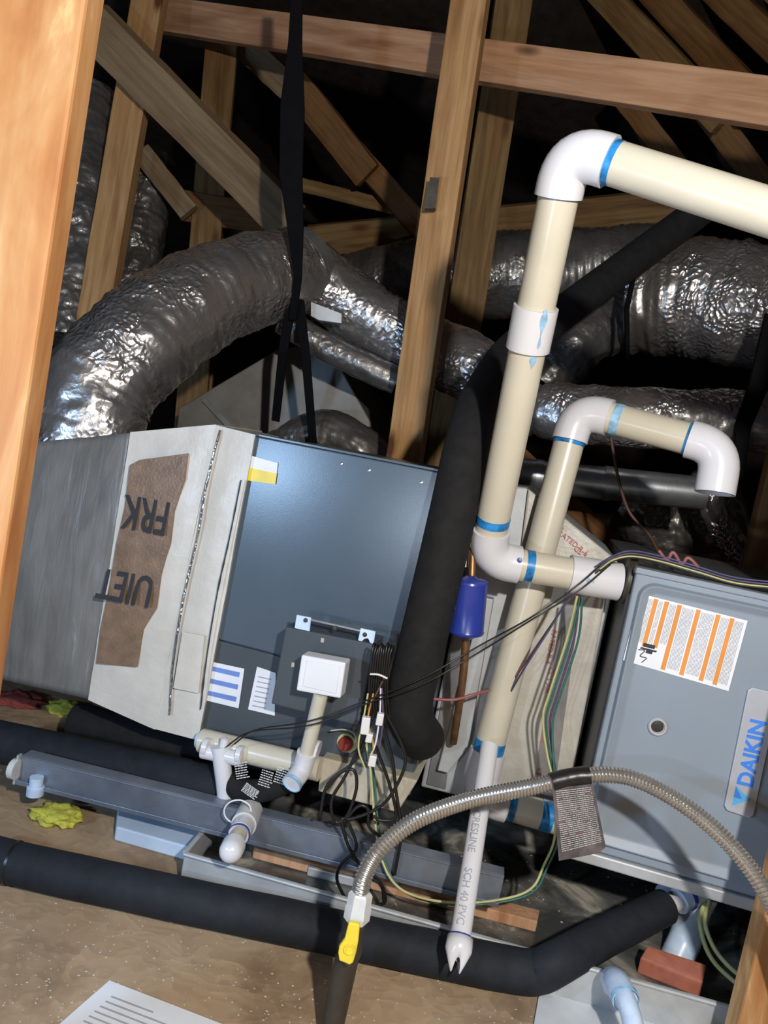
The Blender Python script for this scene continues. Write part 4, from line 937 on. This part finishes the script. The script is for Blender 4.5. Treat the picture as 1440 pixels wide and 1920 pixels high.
tgc = [(1036, 1478), (1112, 1470), (1136, 1588), (1122, 1598), (1048, 1614)]
tg = quad('warning_tag', [P(1036, 1478, 1.165), P(1112, 1470, 1.168), P(1136, 1588, 1.15), P(1122, 1600, 1.15), P(1048, 1614, 1.15)], 0.0015, M_['tagfilm'], gh); tg['label'] = 'grey printed warning tag taped under the hose'
vsA = []; fsA = []; vsB = []; fsB = []
def tgp(u, v):
    a_ = lerp2((1038, 1480), (1111, 1472), u); b_ = lerp2((1050, 1606), (1134, 1584), u); x_, y_ = lerp2(a_, b_, v)
    Y_ = 1.164-0.0145*v-0.0; return P(x_, y_, Y_-0.0012)
for r_ in range(30):
    v = 0.03+r_*0.031; u = 0.05
    while u < 0.94:
        l = random.uniform(0.03, 0.16); ue = min(u+l, 0.95)
        tgt = (vsB, fsB) if (random.random() < 0.05) else (vsA, fsA)
        b0 = len(tgt[0]); tgt[0].extend([tgp(u, v), tgp(ue, v), tgp(ue, v+0.010), tgp(u, v+0.010)]); tgt[1].append((b0, b0+1, b0+2, b0+3)); u = ue+0.012
mk('tag_print', vsA, fsA, M_['tagprint'], tg)['kind'] = 'stuff'
mk('red_tag_print', vsB, fsB, M_['redtag'], tg)['kind'] = 'stuff'
g0 = P(672, 1690, 1.055); g1 = P(655, 1790, 1.055); gx = g1-g0
disc_lathe('flare_nut', P(677, 1672, 1.055), gx, [(0, 0.014), (0.004, 0.0175), (0.022, 0.0175), (0.024, 0.019), (0.042, 0.019), (0.046, 0.015)], M_['clear'], gh, 6)
gp = thing('gas_pipe', 'black iron gas pipe with yellow valve handle rising at the bottom centre', 'pipe', P(600, 2000, 1.055))
v0 = P(664, 1732, 1.055); v1_ = P(604, 2010, 1.055)
tube('iron_pipe', resample([P(652, 1790, 1.055), v1_], 0.03), 0.0172, M_['iron'], gp, n=28)
disc_lathe('valve_body', P(666, 1728, 1.055), gx, [(0, 0.014), (0.006, 0.016), (0.02, 0.015), (0.04, 0.018), (0.052, 0.016)], M_['iron'], gp, 24)
hd = prism('valve_handle', [P(x, y, 1.022) for x, y in ((654, 1730), (675, 1734), (672, 1765), (668, 1786), (662, 1806), (655, 1810), (647, 1806), (636, 1802), (634, 1788), (636, 1776), (646, 1762))], Vector((0, 0.008, 0)), M_['yellow'], gp, 0.002)
hd['label'] = 'yellow lever handle with a round hole'
disc_lathe('handle_nut', P(655, 1779, 1.022), Vector((0, -1, 0)), [(0, 0.008), (0.003, 0.008), (0.0031, 0.006), (0.001, 0.005)], M_['yellow'], gp, 20)
disc_lathe('stem', P(655, 1779, 1.055), Vector((0, -1, 0)), [(0, 0.006), (0.03, 0.005), (0.0301, 0.001)], M_['iron'], gp, 12)

# ================================================================ WIRES
def wire(label, pts, r, mat, cat='wire', name='wire', group=None, n=8):
    o = tube(name, smooth_path(pts, 8), r, M_[mat], n=n); tag(o, label, cat, group); return o
yl = [(1082, 1118, 1.40), (1062, 1200, 1.42), (1030, 1300, 1.42), (1018, 1345, 1.42), (1025, 1410, 1.41), (1036, 1462, 1.39), (1042, 1530, 1.36), (1038, 1580, 1.35), (1020, 1622, 1.34), (1000, 1662, 1.33), (960, 1682, 1.325), (880, 1693, 1.32), (800, 1686, 1.32), (745, 1662, 1.33), (716, 1612, 1.35), (703, 1540, 1.38), (694, 1440, 1.41), (684, 1380, 1.42)]
wire('long yellow thermostat wire hanging past the flue and looping through the pan', [P(*p) for p in yl], 0.0024, 'yel_wire')
wire('grey-green wire following beside the long yellow wire', [P(x+6, y+4, Y+0.01) for x, y, Y in yl], 0.0022, 'green_wire')
wire('dark teal wire dropping right of the yellow wire in front of the transition', [P(1092, 1120, 1.40), P(1084, 1200, 1.42), P(1052, 1300, 1.42), P(1036, 1360, 1.42), P(1040, 1460, 1.40)], 0.0022, 'green_wire')
wire('purple wire dropping between the yellow and teal wires', [P(1086, 1118, 1.41), P(1076, 1200, 1.43), P(1046, 1300, 1.43), P(1031, 1360, 1.43), P(1044, 1462, 1.41)], 0.0022, 'purple_wire')
wire('blue wire slanting down left from the flue joint behind the vent pipe', [P(1070, 1115, 1.38), P(1030, 1180, 1.41), P(985, 1250, 1.43), P(950, 1310, 1.48)], 0.002, 'blue_wire')
wire('red wire slanting down left beside the blue wire', [P(1074, 1112, 1.385), P(1035, 1170, 1.42), P(990, 1235, 1.44), P(945, 1300, 1.5)], 0.002, 'red_wire')
wire('black wire crossing the front of the cabinets from tee to flue, upper one', [P(440, 1395, 1.42), P(480, 1368, 1.38), P(580, 1352, 1.33), P(690, 1312, 1.31), P(790, 1272, 1.28), P(900, 1210, 1.30), P(1000, 1155, 1.36), P(1080, 1100, 1.36), P(1135, 1052, 1.38)], 0.0014, 'black')
wire('black wire crossing the front of the cabinets from tee to flue, lower one', [P(425, 1400, 1.42), P(470, 1372, 1.38), P(580, 1360, 1.33), P(690, 1318, 1.31), P(790, 1284, 1.28), P(900, 1222, 1.30), P(1000, 1160, 1.36), P(1085, 1108, 1.36), P(1145, 1058, 1.38)], 0.0014, 'black')
wire('pinkish wire between the black foam pipe and the flue', [P(805, 1310, 1.44), P(850, 1312, 1.44), P(885, 1303, 1.44), P(915, 1295, 1.46)], 0.003, 'red_wire')
wire('bent brown wire hanging in front of the dark duct above the furnace', [P(1145, 820, 1.9), P(1160, 900, 1.9), P(1180, 960, 1.9), P(1215, 1000, 1.88), P(1235, 1035, 1.85)], 0.004, 'brown_wire')
tops = [('purple_wire', 'purple wire lying along the furnace top', 0), ('yel_wire', 'yellow wire lying along the furnace top edge', 5), ('blue_wire', 'blue wire arching over the furnace top corner', -5), ('black', 'black wire lying along the furnace top', 8)]
for m_, l, dy in tops:
    wire(l, [T(1125, 1062+dy, -0.03), T(1150, 1046+dy*0.8, -0.01), T(1185, 1038+dy, 0.0), T(1240, 1048+dy, 0.01), T(1310, 1068+dy, 0.01), T(1380, 1088+dy, 0.01), T(1470, 1098+dy, 0.01)], 0.0016, m_)
wire('dark red tangled wire on the furnace top', [T(1235, 1032, 0.04), T(1250, 1050, 0.04), T(1262, 1036, 0.04), T(1278, 1058, 0.04), T(1290, 1046, 0.04), T(1310, 1064, 0.04)], 0.0035, 'red_wire')
# yellow pair at lower right
wire('left strand of the yellow-green tube pair at bottom right', [P(1322, 1690, 1.40), P(1312, 1730, 1.36), P(1330, 1790, 1.33), P(1370, 1835, 1.29), P(1440, 1885, 1.24)], 0.0042, 'yel_wire', 'tube', 'yellow_tube')
wire('right strand of the yellow-green tube pair at bottom right', [P(1330, 1690, 1.40), P(1322, 1730, 1.36), P(1342, 1782, 1.33), P(1385, 1828, 1.29), P(1450, 1868, 1.24)], 0.0042, 'yel_wire', 'tube', 'yellow_tube')
# coiled cable bundle (one cable harness)
cbn = thing('coiled_cable', 'looped black cable bundle tied beside the control box and hanging to the pan', 'cable', P(712, 1260, 1.36))
for k in range(9):
    f = k/8; x0 = 697+f*34
    tube('cable_loop', smooth_path([P(x0-6+f*6, 1345, 1.34), P(x0-5, 1290, 1.33), P(x0, 1230, 1.32), P(x0+5+2*math.sin(k), 1206+3*(k % 3), 1.33), P(x0+9-f*5, 1235, 1.345), P(706+f*14, 1275, 1.34), P(702+f*10, 1345, 1.34)], 6), 0.0021, M_['black'], cbn, n=8)
tube('cable_tie', smooth_path([P(694, 1264, 1.30), P(710, 1265, 1.298), P(726, 1272, 1.30)], 4), 0.0018, M_['white_pl'], cbn, n=8)
loops = [[(700, 1340), (670, 1420), (615, 1470), (600, 1530)], [(692, 1360), (650, 1450), (622, 1500), (628, 1540), (650, 1530), (668, 1480), (664, 1445), (640, 1448), (612, 1480)],
         [(712, 1340), (735, 1420), (742, 1480), (752, 1560), (740, 1640)], [(720, 1330), (755, 1400), (758, 1440), (730, 1495), (700, 1520), (660, 1535), (640, 1535)],
         [(645, 1540), (672, 1512), (690, 1518), (692, 1550), (715, 1570)], [(640, 1540), (655, 1590), (690, 1640), (715, 1660), (720, 1690)],
         [(655, 1545), (668, 1590), (640, 1620), (632, 1650), (650, 1690)], [(658, 1605), (690, 1630), (700, 1640), (716, 1660), (722, 1690), (700, 1700)],
         [(705, 1400), (730, 1470), (742, 1530), (715, 1538), (700, 1530)]]
for lp_ in loops:
    tube('cable_strand', smooth_path([P(x, y, 1.34-0.0*(y-1340)) for x, y in lp_], 8), 0.0030, M_['black'], cbn, n=10)
for m_, lp_ in (('yel_wire', [(690, 1300), (682, 1345), (672, 1400), (684, 1440)]), ('orange_wire', [(700, 1300), (690, 1350), (700, 1400), (690, 1430)]), ('white_pl', [(714, 1290), (712, 1340), (705, 1390), (694, 1420)]), ('brown_wire', [(725, 1262), (706, 1300), (690, 1330)]), ('purple_wire', [(716, 1290), (718, 1350), (712, 1400)])):
    tube('coloured_strand', smooth_path([P(x, y, 1.325) for x, y in lp_], 8), 0.0017, M_[m_], cbn, n=8)
for (x, y, w_, h_) in ((685, 1362, 16, 34), (712, 1350, 13, 24), (698, 1428, 14, 22), (692, 1385, 12, 18)):
    prism('plug_connector', [P(x-w_/2+2, y-h_/2, 1.315), P(x+w_/2+2, y-h_/2+2, 1.315), P(x+w_/2-2, y+h_/2, 1.315), P(x-w_/2-2, y+h_/2-2, 1.315)], Vector((0, 0.012, 0)), M_['white_pl'], cbn, 0.0015)
wire('thin white lead wire curling beside the red plug', [T(620, 1370, -0.03), T(645, 1368, -0.03), T(664, 1376, -0.03), T(668, 1400, -0.03), T(655, 1412, -0.03)], 0.0015, 'beige')

# ================================================================ DEBRIS (uncountable)
def scatter(name, label, n, region, zf, size, mat):
    vs = []; fs = []
    for _ in range(n):
        x = random.uniform(region[0], region[2]); y = random.uniform(region[1], region[3])
        c_ = FZ(x, y, 0.0); c_.z = zf; s_ = size*random.uniform(0.4, 1.6); a_ = random.uniform(0, 6.28)
        b0 = len(vs)
        for k in range(4): vs.append(c_+Vector((math.cos(a_+k*1.57)*s_*(1+0.5*(k % 2)), math.sin(a_+k*1.57)*s_, 0)))
        vs.append(c_+Vector((0, 0, s_*0.7)))
        fs += [(b0, b0+1, b0+4), (b0+1, b0+2, b0+4), (b0+2, b0+3, b0+4), (b0+3, b0, b0+4)]
    o = mk(name, vs, fs, mat); tag(o, label, 'debris', kind='stuff')
scatter('floor_debris', 'pale dust and wood crumbs scattered over the floor boards', 600, (0, 1690, 1000, 1920), 0.0005, 0.0013, M_['debris'])
scatter('pan_debris', 'pale dust crumbs scattered inside the drain pan', 200, (620, 1600, 1400, 1790), 0.0105, 0.0018, M_['debris'])
